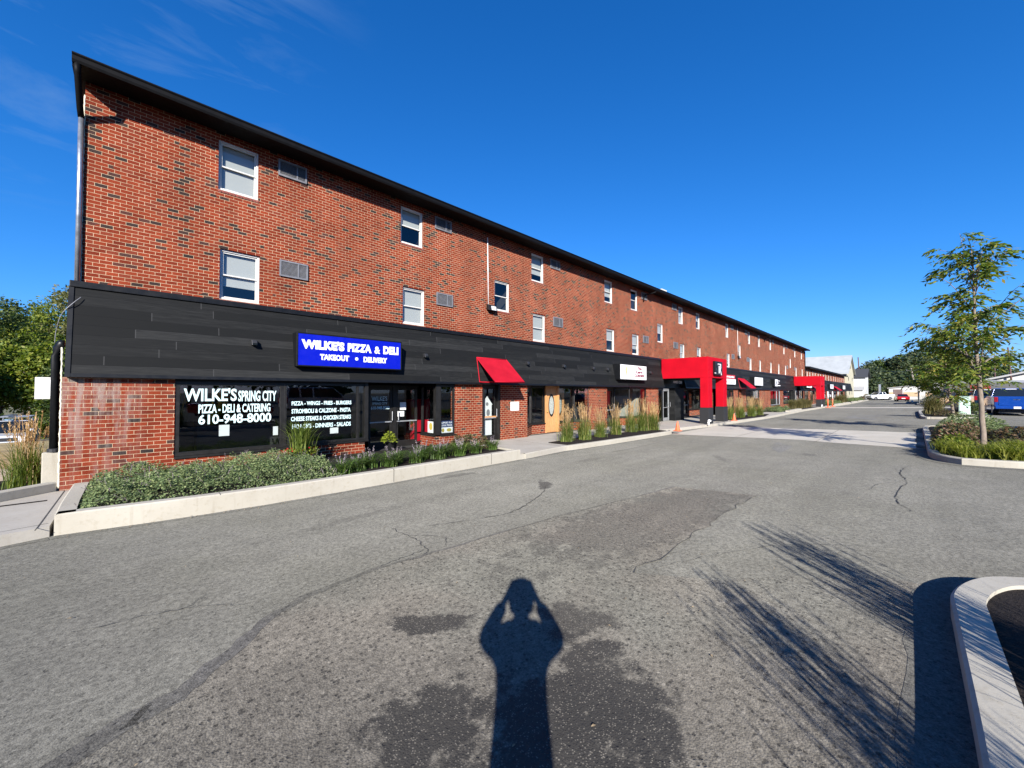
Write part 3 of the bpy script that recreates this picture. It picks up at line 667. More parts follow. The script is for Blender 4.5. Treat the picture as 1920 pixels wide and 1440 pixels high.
# islands on the right
def island(pts, name='island_kerb', w=.18, h=.155, mulch=True, sealw=.28):
    P = smooth_poly((pts + [pts[0]])[::-1], 6)[:-1]
    cx = sum(p[0] for p in P) / len(P); cy = sum(p[1] for p in P) / len(P)
    ring = P + [P[0]]
    kerb_strip(ring, w, lambda p: gz(p[1]) - .05, lambda p: gz(p[1]) + h, name, M['concrete'])
    n = len(P); inn = []; outp = []
    for i, p in enumerate(P):
        d = (Vector(P[(i + 1) % n]) - Vector(P[i - 1])).normalized(); nn = Vector((-d.y, d.x)); q = Vector(p)
        inn.append(tuple(q + nn * (w - .02))); outp.append(tuple(q - nn * (sealw + npr.normal(0, .018))))
    if mulch:
        b = MB(); b.poly([(x, y, gz(y) + h - .035) for x, y in inn]); struct(b, 'island_mulch', M['mulch'])
    b = MB()
    for i in range(n):
        j = (i + 1) % n; b.quad(*[(x, y, gz(y) + .006) for x, y in (outp[i], outp[j], P[j], P[i])])
    struct(b, 'gutter_strip', M['asphalt_seal'])
island([(0.9, -11.45), (1.6, -11.38), (3.0, -11.38), (4.3, -11.37), (4.75, -11.38), (5.15, -11.50), (5.42, -11.70), (5.62, -12.1), (5.7, -12.8), (5.7, -14.2), (5.2, -15.0), (3.2, -15.3), (1.2, -15.0), (.7, -13.8), (.7, -12.2)], sealw=.26)
island([(14.2, -11.95), (14.6, -11.66), (15.4, -11.45), (17, -11.42), (22, -11.42), (26.8, -11.45), (27.6, -11.9), (27.7, -13.2), (27.4, -15.2), (22, -15.9), (16.6, -15.6), (14.9, -14.6), (14.25, -13.0)][::1], sealw=.24)
island([(36.9, -11.9), (37.5, -11.5), (42, -11.4), (50, -11.4), (52, -11.8), (52.2, -13), (50, -14.2), (42, -14.6), (38, -14.2), (36.9, -13)], sealw=.3)
island([(76, -11.8), (77, -11.4), (84, -11.4), (86, -11.9), (86, -13), (84, -13.6), (77, -13.6), (76, -13)], sealw=.3)
kerb_strip([(88, -11.1), (96, -11.0), (108, -10.9)], .25, .15, .45, 'kerb', M['concrete'])

# dry leaves and grit gathered along the kerb and in the lot
n = 420; rL = np.random.RandomState(99); X = np.concatenate([rL.uniform(-.7, 8.2, 150), rL.uniform(8.5, 18, 90), rL.uniform(-3, 16, 180)]); Y = np.concatenate([np.interp(X[:150], [p[0] for p in front], [p[1] for p in front]) - np.abs(rL.normal(.02, .10, 150)) - .02, -3.06 - np.abs(rL.normal(.02, .10, 90)), rL.uniform(-11, -3.3, 180)])
Z = np.array([gz(y) for y in Y]) + .013; az = rL.uniform(0, 6.28, n)
V = []; Q = []
for i in range(n):
    s_ = rL.uniform(.006, .018); c_, d_ = math.cos(az[i]) * s_, math.sin(az[i]) * s_; k_ = len(V)
    V += [(X[i] - c_, Y[i] - d_, Z[i]), (X[i] + d_ * .5, Y[i] - c_ * .5, Z[i] + s_ * .3), (X[i] + c_, Y[i] + d_, Z[i] + s_ * .1), (X[i] - d_ * .5, Y[i] + c_ * .5, Z[i] + s_ * .35)]; Q.append((k_, k_ + 1, k_ + 2, k_ + 3))
o_ = np_obj('leaf_litter', np.array(V), np.array(Q), simple('dry_leaf', (0.34, 0.25, 0.14), .9, var=.5, scale=30), None, label='scattered dry leaf bits along the kerb and across the asphalt', cat='leaf litter', kind='stuff')

# ------------------------------------------------------------------ the long brick building
B1 = BL = thing('brick_building', 'long three-storey red brick building with black plank fascia over its ground-floor shops', 'building', (0, 0, 0))
UPY = 1.4
WX_U = [1.49, 6.70, 13.48, 19.75, 22.80, 30.05, 33.50, 40.80, 48.05, 51.95, 57.10, 64.50, 71.60, 76.55]
WX_L = [1.55, 6.79, 13.58, 19.95, 22.95, 30.30, 33.68, 41.10, 48.50, 52.35, 57.30, 61.40, 65.30, 72.35, 77.0]
WX_M = [11.14, 26.50, 44.65, 68.40]
WW, WH = .90, 1.32
wins = [(x, 7.34, 'u') for x in WX_U] + [(x, 4.46, 'l') for x in WX_L] + [(x, 5.58, 'm') for x in WX_M]
holes = [(x, x + WW, z - .085, z + WH) for x, z, _ in wins]
b = MB(); b.wall(-.88, 79.4, 2.82, 8.86, UPY, holes, .19)
b.quad((-.88, 15, 0), (-.88, UPY, 0), (-.88, UPY, 8.86), (-.88, 15, 8.86)); b.poly([(-.88, 15, 8.86), (-.88, UPY, 8.86), (-.88, 8.2, 9.75)])
b.quad((79.4, UPY, 0), (79.4, 15, 0), (79.4, 15, 8.86), (79.4, UPY, 8.86)); b.quad((79.4, 15, 0), (-.88, 15, 0), (-.88, 15, 8.86), (79.4, 15, 8.86))
b.build('wall', M['brick'], BL)
b = MB(); 
for y0, z0, y1, z1 in ((.80, 8.99, 8.2, 9.88), (8.2, 9.88, 15.6, 8.99)):
    b.hexa([(-1.02, y0, z0 - .10), (79.75, y0, z0 - .10), (79.75, y1, z1 - .10), (-1.02, y1, z1 - .10), (-1.02, y0, z0), (79.75, y0, z0), (79.75, y1, z1), (-1.02, y1, z1)])
b.build('roof', M['shingle'], BL)
b = MB(); b.box(-.99, 79.7, .83, UPY - .004, 8.845, 8.868); b.build('soffit', M['soffit'], BL)
b = MB(); prof = [(.83, 8.80), (.715, 8.80), (.695, 8.85), (.70, 8.93), (.675, 8.96), (.675, 8.985), (.83, 8.985)]
for i in range(len(prof)):
    (y0, z0), (y1, z1) = prof[i], prof[(i + 1) % len(prof)]
    b.quad((-1.03, y0, z0), (79.76, y0, z0), (79.76, y1, z1), (-1.03, y1, z1))
b.poly([(-1.03, y, z) for y, z in prof]); b.poly([(79.76, y, z) for y, z in prof][::-1])
b.box(-1.035, -.995, .84, 15, 8.78, 8.97); b.build('gutter', M['gutter'], BL)
b = MB(); b.tube([(-.955, .76, 8.82), (-.955, .80, 8.66), (-.94, 1.26, 8.12), (-.93, 1.37, 8.0)], .055, 10); b.build('downspout', M['gutter'], BL, smooth=True)
b = MB(); b.tube([(-.93, 1.36, 8.03), (-.93, 1.36, 6.5), (-.93, 1.36, 4.12)], .045, 10); b.build('downspout', M['galv'], BL, smooth=True)
b = MB(); b.box(79.3, 79.42, 1.28, 1.395, 0.2, 8.80); b.build('downspout', M['gutter'], BL)
for x in (24.4, 54.5):
    b = MB(); b.tube([(x + .6, .76, 8.82), (x + .55, .80, 8.70), (x + .1, 1.28, 8.52), (x, 1.33, 8.3), (x, 1.34, 8.05)], .045, 8); b.build('downspout', M['gutter'], BL, smooth=True)
def foam(pts, name='sealant_bead'):
    bb = MB(); P = []; rr = []
    for (x0, y0, z0), (x1, y1, z1), n in pts:
        for k in range(n + 1):
            t = k / n; P.append((x0 + (x1 - x0) * t + npr.normal(0, .002), y0 + (y1 - y0) * t + npr.normal(0, .002), z0 + (z1 - z0) * t)); rr.append(npr.uniform(.012, .019))
    bb.tube(P, rr, 7); bb.build(name, M['foam'], BL, smooth=True)
foam([((-.885, UPY + .01, 8.55), (-.885, UPY + .01, 4.1), 90)]); foam([((-1.0, .015, 2.85), (-1.0, .015, .2), 60)])

# upper-floor windows -------------------------------------------------------
sillmat = simple('sill_brick', (0.20, 0.055, 0.04), .85, var=.35, scale=14)
mortar = simple('sill_mortar', (0.50, 0.43, 0.33), .9)
def make_window(parent, blind):
    b = MB(); f = .055
    for (x0, x1, z0, z1) in ((0, f, 0, WH), (WW - f, WW, 0, WH), (f, WW - f, 0, f), (f, WW - f, WH - f, WH)): b.box(x0 + .002, x1 - .002, .054, .155, z0 + .002, z1 - .002)
    fr = lbuild(b, 'window', M['white'], parent, bevel=.006)
    for nm, za, zb, y in (('sash', WH / 2 - .02, WH - f, .085), ('sash', f, WH / 2 + .02, .115)):
        b = MB(); s = .035
        for (x0, x1, z0, z1) in ((f, f + s, za, zb), (WW - f - s, WW - f, za, zb), (f + s, WW - f - s, za, za + s), (f + s, WW - f - s, zb - s, zb)): b.box(x0, x1, y, y + .028, z0, z1)
        lbuild(b, nm, M['white'], fr)
        b = MB(); b.quad((f + s, y + .016, za + s), (WW - f - s, y + .016, za + s), (WW - f - s, y + .016, zb - s), (f + s, y + .016, zb - s)); lbuild(b, 'pane', M['glass'], fr)
    b = MB(); x0, x1, y0, y1, z0, z1 = -.1, WW + .1, .195, 1.3, -.12, WH + .1
    b.box(x0, x1, y0, y1, z0, z1, 0, skip=(2,)); lbuild(b, 'room', M['dark'], fr)
    if blind > 0:
        b = MB(); zb = WH - f - blind * (WH - 2 * f); b.box(f + .01, WW - f - .01, .166, .174, zb, WH - f); b.box(f + .01, WW - f - .01, .160, .180, zb - .02, zb + .005)
        lbuild(b, 'blind', M['blind'], fr)
    b = MB(); n = 12; w = (WW + .02) / n
    b.box(-.004, WW + .004, .004, .15, -.082, -.008, 1)
    for i in range(n):
        x = -.01 + i * w
        b.hexa([(x + .006, -.018, -.084), (x + w - .006, -.018, -.084), (x + w - .006, .10, -.07), (x + .006, .10, -.07), (x + .006, -.018, -.022), (x + w - .006, -.018, -.022), (x + w - .006, .10, -.001), (x + .006, .10, -.001)], 0)
    lbuild(b, 'sill', [sillmat, mortar], fr)
    return fr
protos = [make_window(BL, v) for v in (1.0, .72, .45, 0.0)]
pick = {('u', 0): 0, ('l', 0): 1, ('u', 1): 2, ('l', 1): 0, ('m', 0): 3, ('u', 2): 1, ('l', 2): 0, ('u', 3): 1, ('u', 4): 3, ('l', 3): 2, ('l', 4): 1}
used = set(); cnt = {}
for x, z, k in wins:
    i = cnt.get(k, 0); cnt[k] = i + 1; v = pick.get((k, i), rnd.choice((0, 0, 1, 1, 2, 3)))
    w = protos[v] if v not in used else copy_tree(protos[v], BL)
    used.add(v); w.location = (x, UPY, z)
# through-wall air conditioner grilles
def make_grille(parent):
    W_, H_ = .75, .47; b = MB(); f = .045
    for (x0, x1, z0, z1) in ((0, f, 0, H_), (W_ - f, W_, 0, H_), (f, W_ - f, 0, f), (f, W_ - f, H_ - f, H_), (W_ * .63, W_ * .63 + .035, f, H_ - f)): b.box(x0, x1, -.045, .01, z0, z1)
    b.box(f, W_ - f, -.006, -.002, f, H_ - f, 1)
    fr = lbuild(b, 'air_conditioner_grille', [M['grille'], M['grilledk']], parent)
    b = MB(); n = 11
    for i in range(n):
        z = f + .012 + i * (H_ - 2 * f - .01) / n
        for a, c in ((f, W_ * .63), (W_ * .63 + .035, W_ - f)): b.hexa([(a, -.036, z), (c, -.036, z), (c, -.014, z + .022), (a, -.014, z + .022), (a, -.036, z + .006), (c, -.036, z + .006), (c, -.014, z + .028), (a, -.014, z + .028)])
    lbuild(b, 'slats', M['grille'], fr); return fr
gp = make_grille(BL); first = True
for x, z in [(a, 8.23) for a in (2.86, 8.10, 14.84, 24.17, 28.9, 42.3, 46.9, 58.4, 66.0, 70.4)] + [(a, 5.335) for a in (2.92, 8.18, 15.06, 24.36, 29.1, 42.5, 47.5, 66.3, 71.2)]:
    w = gp if first else copy_tree(gp, BL); first = False; w.location = (x, UPY - .001, z)
for x, zt_, zb in ((10.72, 8.60, 5.72), (44.4, 8.6, 5.75)):
    b = MB(); b.tube([(x, UPY - .022, zt_), (x + .05, UPY - .022, zb)], .018, 8); b.build('conduit', M['pvc'], BL, smooth=True)
    b = MB(); b.hexa([(x - .06, UPY - .20, zb - .25), (x + .42, UPY - .20, zb - .25), (x + .42, UPY - .01, zb - .20), (x - .06, UPY - .01, zb - .20), (x - .06, UPY - .14, zb + .0), (x + .42, UPY - .14, zb), (x + .42, UPY - .01, zb + .02), (x - .06, UPY - .01, zb + .02)])
    fl = b.build('floodlight', M['bronze'], BL, bevel=.01)
    b = MB(); b.box(x + .10, x + .36, UPY - .196, UPY - .18, zb - .22, zb - .05); b.v = [(p[0], p[1] + (p[2] - zb + .25) * .24 - .008, p[2]) for p in b.v]; b.build('lens', M['lens_clear'], fl)
b = MB(); b.box(27.7, 28.5, 1.6, 2.3, 9.0, 9.62); b.build('roof_vent', M['white'], BL)

# fascia --------------------------------------------------------------------
FB, FT = 2.33, 4.06
def fascia(x0, x1, parent):
    b = MB()
    b.quad((x0, -.15, FB), (x1, -.15, FB), (x1, .19, FT), (x0, .19, FT))
    b.poly([(x0, -.15, FB), (x0, .19, FT), (x0, .24, FT), (x0, .24, FB)]); b.poly([(x1, -.15, FB), (x1, .24, FB), (x1, .24, FT), (x1, .19, FT)])
    b.build('fascia_cladding', M['clad'], parent)
    b = MB(); b.box(x0 - .012, x1 + .012, .155, UPY - .006, FT, FT + .125); b.build('fascia_cap', M['black'], parent, bevel=.01)
    b = MB(); b.box(x0, x1, -.135, 1.38, FB - .035, FB - .006); b.build('fascia_soffit', M['black'], parent)
    b = MB(); b.hexa([(x0 - .02, -.172, FB - .04), (x0 + .05, -.172, FB - .04), (x0 + .05, -.02, FB - .04), (x0 - .02, -.02, FB - .04), (x0 - .02, .172, FT), (x0 + .05, .172, FT), (x0 + .05, .35, FT), (x0 - .02, .35, FT)])
    b.hexa([(x0 + .05, -.165, FB - .038), (x1, -.165, FB - .038), (x1, -.14, FB - .038), (x0 + .05, -.14, FB - .038), (x0 + .05, -.156, FB + .03), (x1, -.156, FB + .03), (x1, -.14, FB + .03), (x0 + .05, -.14, FB + .03)])
    b.build('fascia_trim', M['black'], parent)
for a_, c_ in ((-.93, 24.2), (27.5, 63.3), (66.6, 79.4)): fascia(a_, c_, BL)
for a_, c_ in ((24.2, 27.5), (63.3, 66.6)):
    b = MB(); b.box(a_ + .02, c_ - .02, .21, .30, FB - .03, FT + .1); b.box(a_ + .02, c_ - .02, .31, UPY - .006, FT, FT + .125); b.build('entry_fascia', M['black'], BL)
b = MB(); b.tube(smooth_poly([(-.78, .10, 3.86), (-.88, .06, 3.72), (-1.02, .10, 3.5), (-1.10, .25, 3.2), (-1.12, .30, 2.95)], 6), .007, 6); b.build('cable', M['grille'], BL, smooth=True)

# ground-floor walls ----------------------------------------------------------
def pier(p0, p1, z0=0.0, z1=FB - .04, t=.25):
    b = MB(); b.seg(p0, p1, -t, 0, z0, z1); return b.build('brick_pier' if z1 > 1.5 else 'knee_wall', M['brick_low'] if BL is B1 else M['brick'], BL)
def P_(p0, p1, s):
    d = Vector((p1[0] - p0[0], p1[1] - p0[1])).normalized(); return (p0[0] + d.x * s, p0[1] + d.y * s)
def glaze(p0, p1, z0, z1=2.24, splits=(), fw=.05, name='window', mat=None, parent=None, sill=True, pane='shopglass', glass_bottom=None):
    ln = math.hypot(p1[0] - p0[0], p1[1] - p0[1]); b = MB(); mat = mat or M['bronze']
    xs = [0.0] + list(splits) + [ln]
    for i, s in enumerate(xs):
        a, c = (0, fw) if i == 0 else (ln - fw, ln) if i == len(xs) - 1 else (s - fw / 2, s + fw / 2)
        b.seg(p0, p1, -.11, -.02, z0 + fw, z1 - fw, a, c)
    b.seg(p0, p1, -.11, -.018, z0, z0 + fw, 0, ln); b.seg(p0, p1, -.11, -.018, z1 - fw, z1, 0, ln)
    fr = b.build(name, mat, parent or BL, bevel=.004)
    b = MB()
    for a, c in zip(xs, xs[1:]):
        q0, q1 = P_(p0, p1, a + fw / 2), P_(p0, p1, c - fw / 2); d = Vector((q1[0] - q0[0], q1[1] - q0[1])).normalized(); n = Vector((d.y, -d.x)) * -.06
        b.quad((q0[0] + n.x, q0[1] + n.y, z0 + fw / 2), (q1[0] + n.x, q1[1] + n.y, z0 + fw / 2), (q1[0] + n.x, q1[1] + n.y, z1 - fw / 2), (q0[0] + n.x, q0[1] + n.y, z1 - fw / 2))
    b.build('pane', M[pane], fr)
    if sill and z0 > .3:
        b = MB(); b.seg(p0, p1, -.2, .035, z0 - .05, z0 - .003); b.build('sill', M['bronze'], fr)
        pier(p0, p1, 0, z0 - .05)
    if z1 < FB - .05:
        b = MB(); b.seg(p0, p1, -.14, -.012, z1 + .003, FB - .037); b.build('header', M['black'], fr)
    return fr
def door(p0, p1, z0=.165, z1=2.18, mat=None, handle_side=1, pane='shopglass', fw=.085, bar=True):
    ln = math.hypot(p1[0] - p0[0], p1[1] - p0[1]); b = MB(); mat = mat or M['bronze']
    b.seg(p0, p1, -.09, -.03, z0, z1, 0, fw); b.seg(p0, p1, -.09, -.03, z0, z1, ln - fw, ln)
    b.seg(p0, p1, -.088, -.032, z0, z0 + .2, fw, ln - fw); b.seg(p0, p1, -.088, -.032, z1 - .1, z1, fw, ln - fw)
    b.seg(p0, p1, -.12, -.01, z1 + .004, z1 + .055, -.04, ln + .04)
    fr = b.build('door', mat, BL, bevel=.004)
    b = MB(); q0, q1 = P_(p0, p1, fw), P_(p0, p1, ln - fw); d = Vector((q1[0] - q0[0], q1[1] - q0[1])).normalized(); n = Vector((d.y, -d.x)) * -.06
    b.quad((q0[0] + n.x, q0[1] + n.y, z0 + .2), (q1[0] + n.x, q1[1] + n.y, z0 + .2), (q1[0] + n.x, q1[1] + n.y, z1 - .1), (q0[0] + n.x, q0[1] + n.y, z1 - .1)); b.build('pane', M[pane], fr)
    b = MB()
    if bar: b.seg(p0, p1, -.03, .01, z0 + .84, z0 + .875, fw * .5, ln - fw * .5)
    s = ln - fw * .6 if handle_side > 0 else fw * .6
    h = P_(p0, p1, s); o = n * -1.1
    b.tube([(h[0] + o.x, h[1] + o.y, z0 + .9), (h[0] + o.x, h[1] + o.y, z0 + 1.2)], .014, 8); b.build('handle', M['alu'], fr)
    return fr

b = MB(); b.poly([(-.99, 1.6, 0), (-.99, 0, 0), (-.99, 0, FB - .03), (-.99, 1.6, FB - .03)]); b.seg((-.99, 0), (.63, 0), -.25, 0, 0, FB - .04); b.build('brick_pier', M['brick_low'], BL)
W1 = glaze((.63, 0), (2.75, 0), .60, 2.24, (), .085)
W2 = glaze((2.75, 0), (4.95, 0), .62, 2.24, (1.90,), .06)
b = MB(); b.seg((4.95, 0), (4.95, 1.0), -.10, 0, .1, FB - .04); b.build('entry_reveal', M['bronze'], BL)
glaze((4.95, 1.0), (5.36, 1.0), .165, 2.24, (), .045, sill=False)
D1 = door((5.40, 1.0), (6.24, 1.0)); b = MB(); b.seg((6.24, 1.0), (6.36, 1.0), -.1, 0, .165, 2.24); b.build('door_post', M['bronze'], BL)
D2 = door((6.36, 1.0), (7.18, 1.0), handle_side=-1)
W3 = glaze((7.29, 1.0), (7.29, .06), .56, 2.24, (), .05)
b = MB(); b.box(7.27, 7.46, -.02, .14, .56, FB - .04); b.build('corner_post', M['bronze'], BL); b = MB(); b.box(7.292, 7.46, .002, .2, 0, .505); b.build('knee_wall', M['brick_low'], BL)
W4 = glaze((7.46, 0), (8.06, 0), .56, 2.24, (), .05)
pier((8.06, 0), (9.30, 0))
D3 = door((9.42, .14), (10.14, .14), .165, 2.22)
b = MB(); b.box(9.30, 9.42, .02, .25, .16, FB - .04); b.box(10.14, 10.22, .02, .25, .16, FB - .04); b.build('door_frame', M['bronze'], BL)
pier((10.22, 0), (11.72, 0))
glaze((11.72, 0), (12.52, .5), .62, 2.24, (), .05); glaze((12.52, .5), (13.42, .5), .62, 2.24, (), .05)
# oak front door with an oval light
def oak_door(x0, x1, y, z0, z1):
    b = MB(); cx = (x0 + x1) / 2; zc = (z0 + z1) / 2 + .22; rx, rz = .185, .46; n = 28
    ring = [(cx + rx * math.cos(2 * math.pi * i / n), zc + rz * math.sin(2 * math.pi * i / n)) for i in range(n)]
    corners = []
    for i in range(n):
        t = 2 * math.pi * i / n; c, s = math.cos(t), math.sin(t); k = min((x1 - x0) / 2 / max(abs(c), 1e-6), ((z1 - zc) if s > 0 else (zc - z0)) / max(abs(s), 1e-6)); corners.append((cx + c * k, zc + s * k))
    for i in range(n):
        j = (i + 1) % n; b.quad((ring[i][0], y, ring[i][1]), (ring[j][0], y, ring[j][1]), (corners[j][0], y, corners[j][1]), (corners[i][0], y, corners[i][1]))
    for cxx, czz in ((x0, z0), (x1, z0), (x0, z1), (x1, z1)):
        i = min(range(n), key=lambda q: (corners[q][0] - cxx) ** 2 + (corners[q][1] - czz) ** 2)
        near = sorted(range(n), key=lambda q: (corners[q][0] - cxx) ** 2 + (corners[q][1] - czz) ** 2)[:2]; b.poly([(cxx, y, czz)] + [(corners[q][0], y, corners[q][1]) for q in near])
    b.box(x0, x1, y + .03, y + .045, z0, z1)
    for (a, c, d, e) in ((x0, x0 + .10, z0, z1), (x1 - .10, x1, z0, z1)): b.box(a, c, y - .012, y - .002, d, e)
    for (d, e) in ((z0 + .02, z0 + .22), (z1 - .14, z1 - .02), (z0 + .70, z0 + .80)): b.box(x0 + .10, x1 - .10, y - .011, y - .002, d, e)
    b.box(cx - .03, cx + .03, y - .010, y - .002, z0 + .22, z0 + .70)
    for a, c in ((x0 + .16, cx - .07), (cx + .07, x1 - .16)): b.box(a, c, y - .013, y - .002, z0 + .28, z0 + .64)
    d = b.build('door', M['oak'], BL, bevel=.003); d['label'] = 'golden oak panelled door with oval glass'
    b = MB()
    for i in range(n):
        j = (i + 1) % n; k1, k2 = 1.14, .92
        q = lambda p, k: (cx + (p[0] - cx) * k, y - .018, zc + (p[1] - zc) * k)
        b.quad(q(ring[i], k1), q(ring[j], k1), q(ring[j], k2), q(ring[i], k2))
    b.build('oval_frame', M['bronze'], d)
    b = MB(); b.poly([(p[0], y - .006, p[1]) for p in ring]); b.build('oval_pane', M['frost'], d)
    b = MB(); b.lathe((0, 0, 0), [(.02, 0), (.03, .03), (.028, .05), (0.004, .06)], 12); b.xf(Matrix.Translation((x0 + .06, y - .012, z0 + .95)) @ Matrix.Rotation(R(90), 4, 'X')); b.build('handle', M['gold'], d, smooth=True)
oak_door(13.46, 14.22, .5, .165, 2.20)
b = MB(); b.box(13.42, 13.46, .45, .6, .15, FB - .04); b.box(14.22, 14.36, .44, .6, .15, FB - .04); b.box(13.46, 14.22, .47, .6, 2.205, FB - .04); b.build('door_frame', M['oak'], BL)
glaze((14.36, .5), (15.55, .5), .60, 2.24, (), .05); glaze((15.55, .5), (16.12, 0), .60, 2.24, (), .05)
oak_door(14.42, 15.16, .80, .165, 2.20)
pier((16.12, 0), (17.75, 0))
glaze((17.75, 0), (18.42, .6), .60, 2.24); door((18.48, .6), (19.36, .6)); glaze((19.42, .6), (20.1, 0), .60, 2.24); glaze((20.1, 0), (22.05, 0), .60, 2.24, (), .05)
pier((22.05, 0), (23.62, 0))
glaze((23.62, 0), (24.30, 0), .18, 2.24, sill=False); door((24.36, .02), (25.24, .02), mat=M['alu'])
b = MB(); b.box(25.3, 26.75, -.30, .3, .15, FB - .038); b.box(26.6, 26.75, .3, 1.2, .15, FB - .036); b.build('entry_pier', M['clad'], BL)
pier((26.75, 1.2), (29.4, 1.2)); glaze((29.4, 1.2), (30.2, 1.2), .18, 2.24, sill=False); door((30.25, 1.2), (31.2, 1.2)); glaze((31.3, 1.2), (34.0, 1.2), .62, 2.24, (1.1,), .06)
pier((34.0, 1.2), (34.0, .5), 0, .56, .3); glaze((34.0, 1.2), (34.0, .5), .6, 2.24, sill=False); pier((34.0, .5), (34.0, 0)); pier((34.0, 0), (34.35, 0), t=.3)
glaze((34.35, 0), (36.0, 0), .18, 2.24, (), .06, sill=False); door((36.06, .03), (36.95, .03)); glaze((37.0, 0), (38.25, 0), .18, 2.24, (), .06, sill=False)
pier((38.25, 0), (39.45, 0)); door((39.55, .14), (40.35, .14)); pier((40.45, 0), (41.9, 0)); glaze((41.9, 0), (46.45, 0), .62, 2.24, (2.2,), .06); pier((46.45, 0), (50.9, 0))
glaze((50.9, 0), (55.3, 0), .55, 2.24, (3.0,), .08, mat=M['alu']); pier((55.3, 0), (56.9, 0)); glaze((56.9, 0), (61.8, 0), .62, 2.24, (2.6,), .06)
b = MB(); b.box(61.8, 62.6, -.2, .3, .15, FB - .038); b.build('entry_pier', M['clad'], BL)
glaze((62.6, 0), (64.2, 0), .18, 2.24, sill=False, mat=M['alu']); door((64.25, .02), (65.3, .02), mat=M['alu'])
x = 65.3
for k, (w, kind) in enumerate([(1.3, 'p'), (2.2, 'w'), (1.2, 'p'), (1.0, 'd'), (2.0, 'w'), (1.6, 'p'), (2.4, 'w'), (1.2, 'p'), (1.2, 'd')]):
    if kind == 'p': pier((x, 0), (x + w, 0))
    elif kind == 'w': glaze((x, 0), (x + w, 0), .6, 2.24, (w / 2,), .06)
    else: door((x + .05, .04), (x + w - .05, .04))
    x += w
# the shops behind the glass
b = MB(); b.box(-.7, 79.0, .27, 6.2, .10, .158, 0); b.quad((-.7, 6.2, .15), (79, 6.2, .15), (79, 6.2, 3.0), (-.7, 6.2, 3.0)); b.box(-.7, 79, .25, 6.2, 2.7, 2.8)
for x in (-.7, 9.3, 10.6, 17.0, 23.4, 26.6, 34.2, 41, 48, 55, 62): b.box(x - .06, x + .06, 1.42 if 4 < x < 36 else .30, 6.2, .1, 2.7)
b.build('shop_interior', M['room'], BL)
b = MB(); b.box(1.2, 3.8, 2.2, 2.8, .16, 1.15); b.box(4.4, 8.9, 4.0, 4.7, .16, 1.1); b.box(19.0, 22.8, 2.4, 3.0, .16, 1.0)
b.build('shop_counter', M['dark'], BL, bevel=.02)
b = MB(); b.box(22.3, 23.2, .8, 3.5, .2, 2.6); b.box(50.4, 52.8, 1.2, 1.3, .2, 2.5); b.build('pale_partition', M['roomlt'], BL)
b = MB(); b.box(7.5, 8.2, 1.8, 2.4, .16, 1.75); b.build('drinks_cooler', M['redcanvas'], BL, bevel=.03)

# vinyl lettering stuck on the panes (part of the windows)
for ln_ in [("WILKE'S", .78, 1.75, 1.80, .285), ('SPRING CITY', 1.78, 2.58, 1.785, .255), ('PIZZA - DELI & CATERING', 1.04, 2.45, 1.525, .20), ('610-948-8000', 1.04, 2.47, 1.275, .215)]: text_fit([ln_], 'window_lettering', M['teal'], W1, (0, .050, 0), bold=.026, extrude=.002)
for ln_ in [('PIZZA - WINGS - FRIES - BURGERS', 2.93, 4.47, 1.66, .105), ('STROMBOLI & CALZONE - PASTA', 2.93, 4.45, 1.45, .115), ('CHEESE STEAKS & CHICKEN STEAKS', 2.92, 4.46, 1.25, .115), ('HOAGIES - DINNERS - SALADS', 2.95, 4.46, 1.05, .115)]: text_fit([ln_], 'window_lettering', M['teal'], W2, (0, .050, 0), bold=.026, extrude=.002)
for ln_ in [("WILKE'S", 5.52, 6.06, 1.72, .15), ('SPRING CITY', 5.54, 6.06, 1.60, .07), ('610-948-8000', 5.50, 6.14, 1.44, .10)]: text_fit([ln_], 'door_lettering', M['teal'], D1, (0, 1.05, 0), bold=.016, extrude=.002)
def flat(name, label, cat_, x0, x1, y, z0, z1, mat, parent=None, t=.006, axis='x'):
    b = MB()
    if axis == 'x': b.box(x0, x1, y - t, y, z0, z1)
    else: b.box(y, y + t, x0, x1, z0, z1)
    return b.build(name, mat, parent, label=label, cat=cat_)
def poster(label, x0, x1, y, z0, z1, mat, lines=()):
    o = flat('poster', label, 'poster', x0, x1, y, z0, z1, mat)
    if lines: text_fit(lines[0], 'lettering', lines[1], o, (0, y - .007, 0), bold=.012, extrude=.0015)
    return o
# papers and posters in the deli's windows
poster('white notice taped low inside the left deli window', 1.42, 1.62, .075, .98, 1.24, M['signwhite'])
poster('small white hours notice beside the deli window mullion', 2.52, 2.63, .075, .92, 1.14, M['signwhite'])
poster('white price card at the foot of the deli menu window', 3.90, 4.12, .075, .86, 1.02, M['signwhite'])
poster('white notice on the right-hand deli door above its push bar', 6.52, 6.74, 1.045, 1.40, 1.66, M['signwhite'])
poster('white sticker sheet on the right-hand deli door at push bar height', 6.42, 6.66, 1.02, 1.18, 1.36, M['signwhite'])
o = poster('blue and white police support poster in the corner deli window', 7.50, 8.02, .075, .80, 1.02, M['navy'], ([('SUPPORT OUR', 7.53, 7.99, .925, .06), ('LOCAL POLICE', 7.53, 7.99, .835, .06)], M['letter']))
b = MB(); b.box(7.50, 8.02, .069, .075, .60, .797)
pl = b.build('badge_panel', M['signwhite'], o)
b = MB()
for cx, rx, rz in ((7.61, .055, .07), (7.86, .10, .06)): b.poly([(cx + rx * math.cos(t * math.pi / 8), .066, .70 + rz * math.sin(t * math.pi / 8)) for t in range(16)])
b.build('emblem', M['gold'], o)
o = flat('poster', 'white poster with a round gold badge facing the deli entry', 'poster', .22, .62, 7.35, .60, 1.0, M['signwhite'], axis='y')
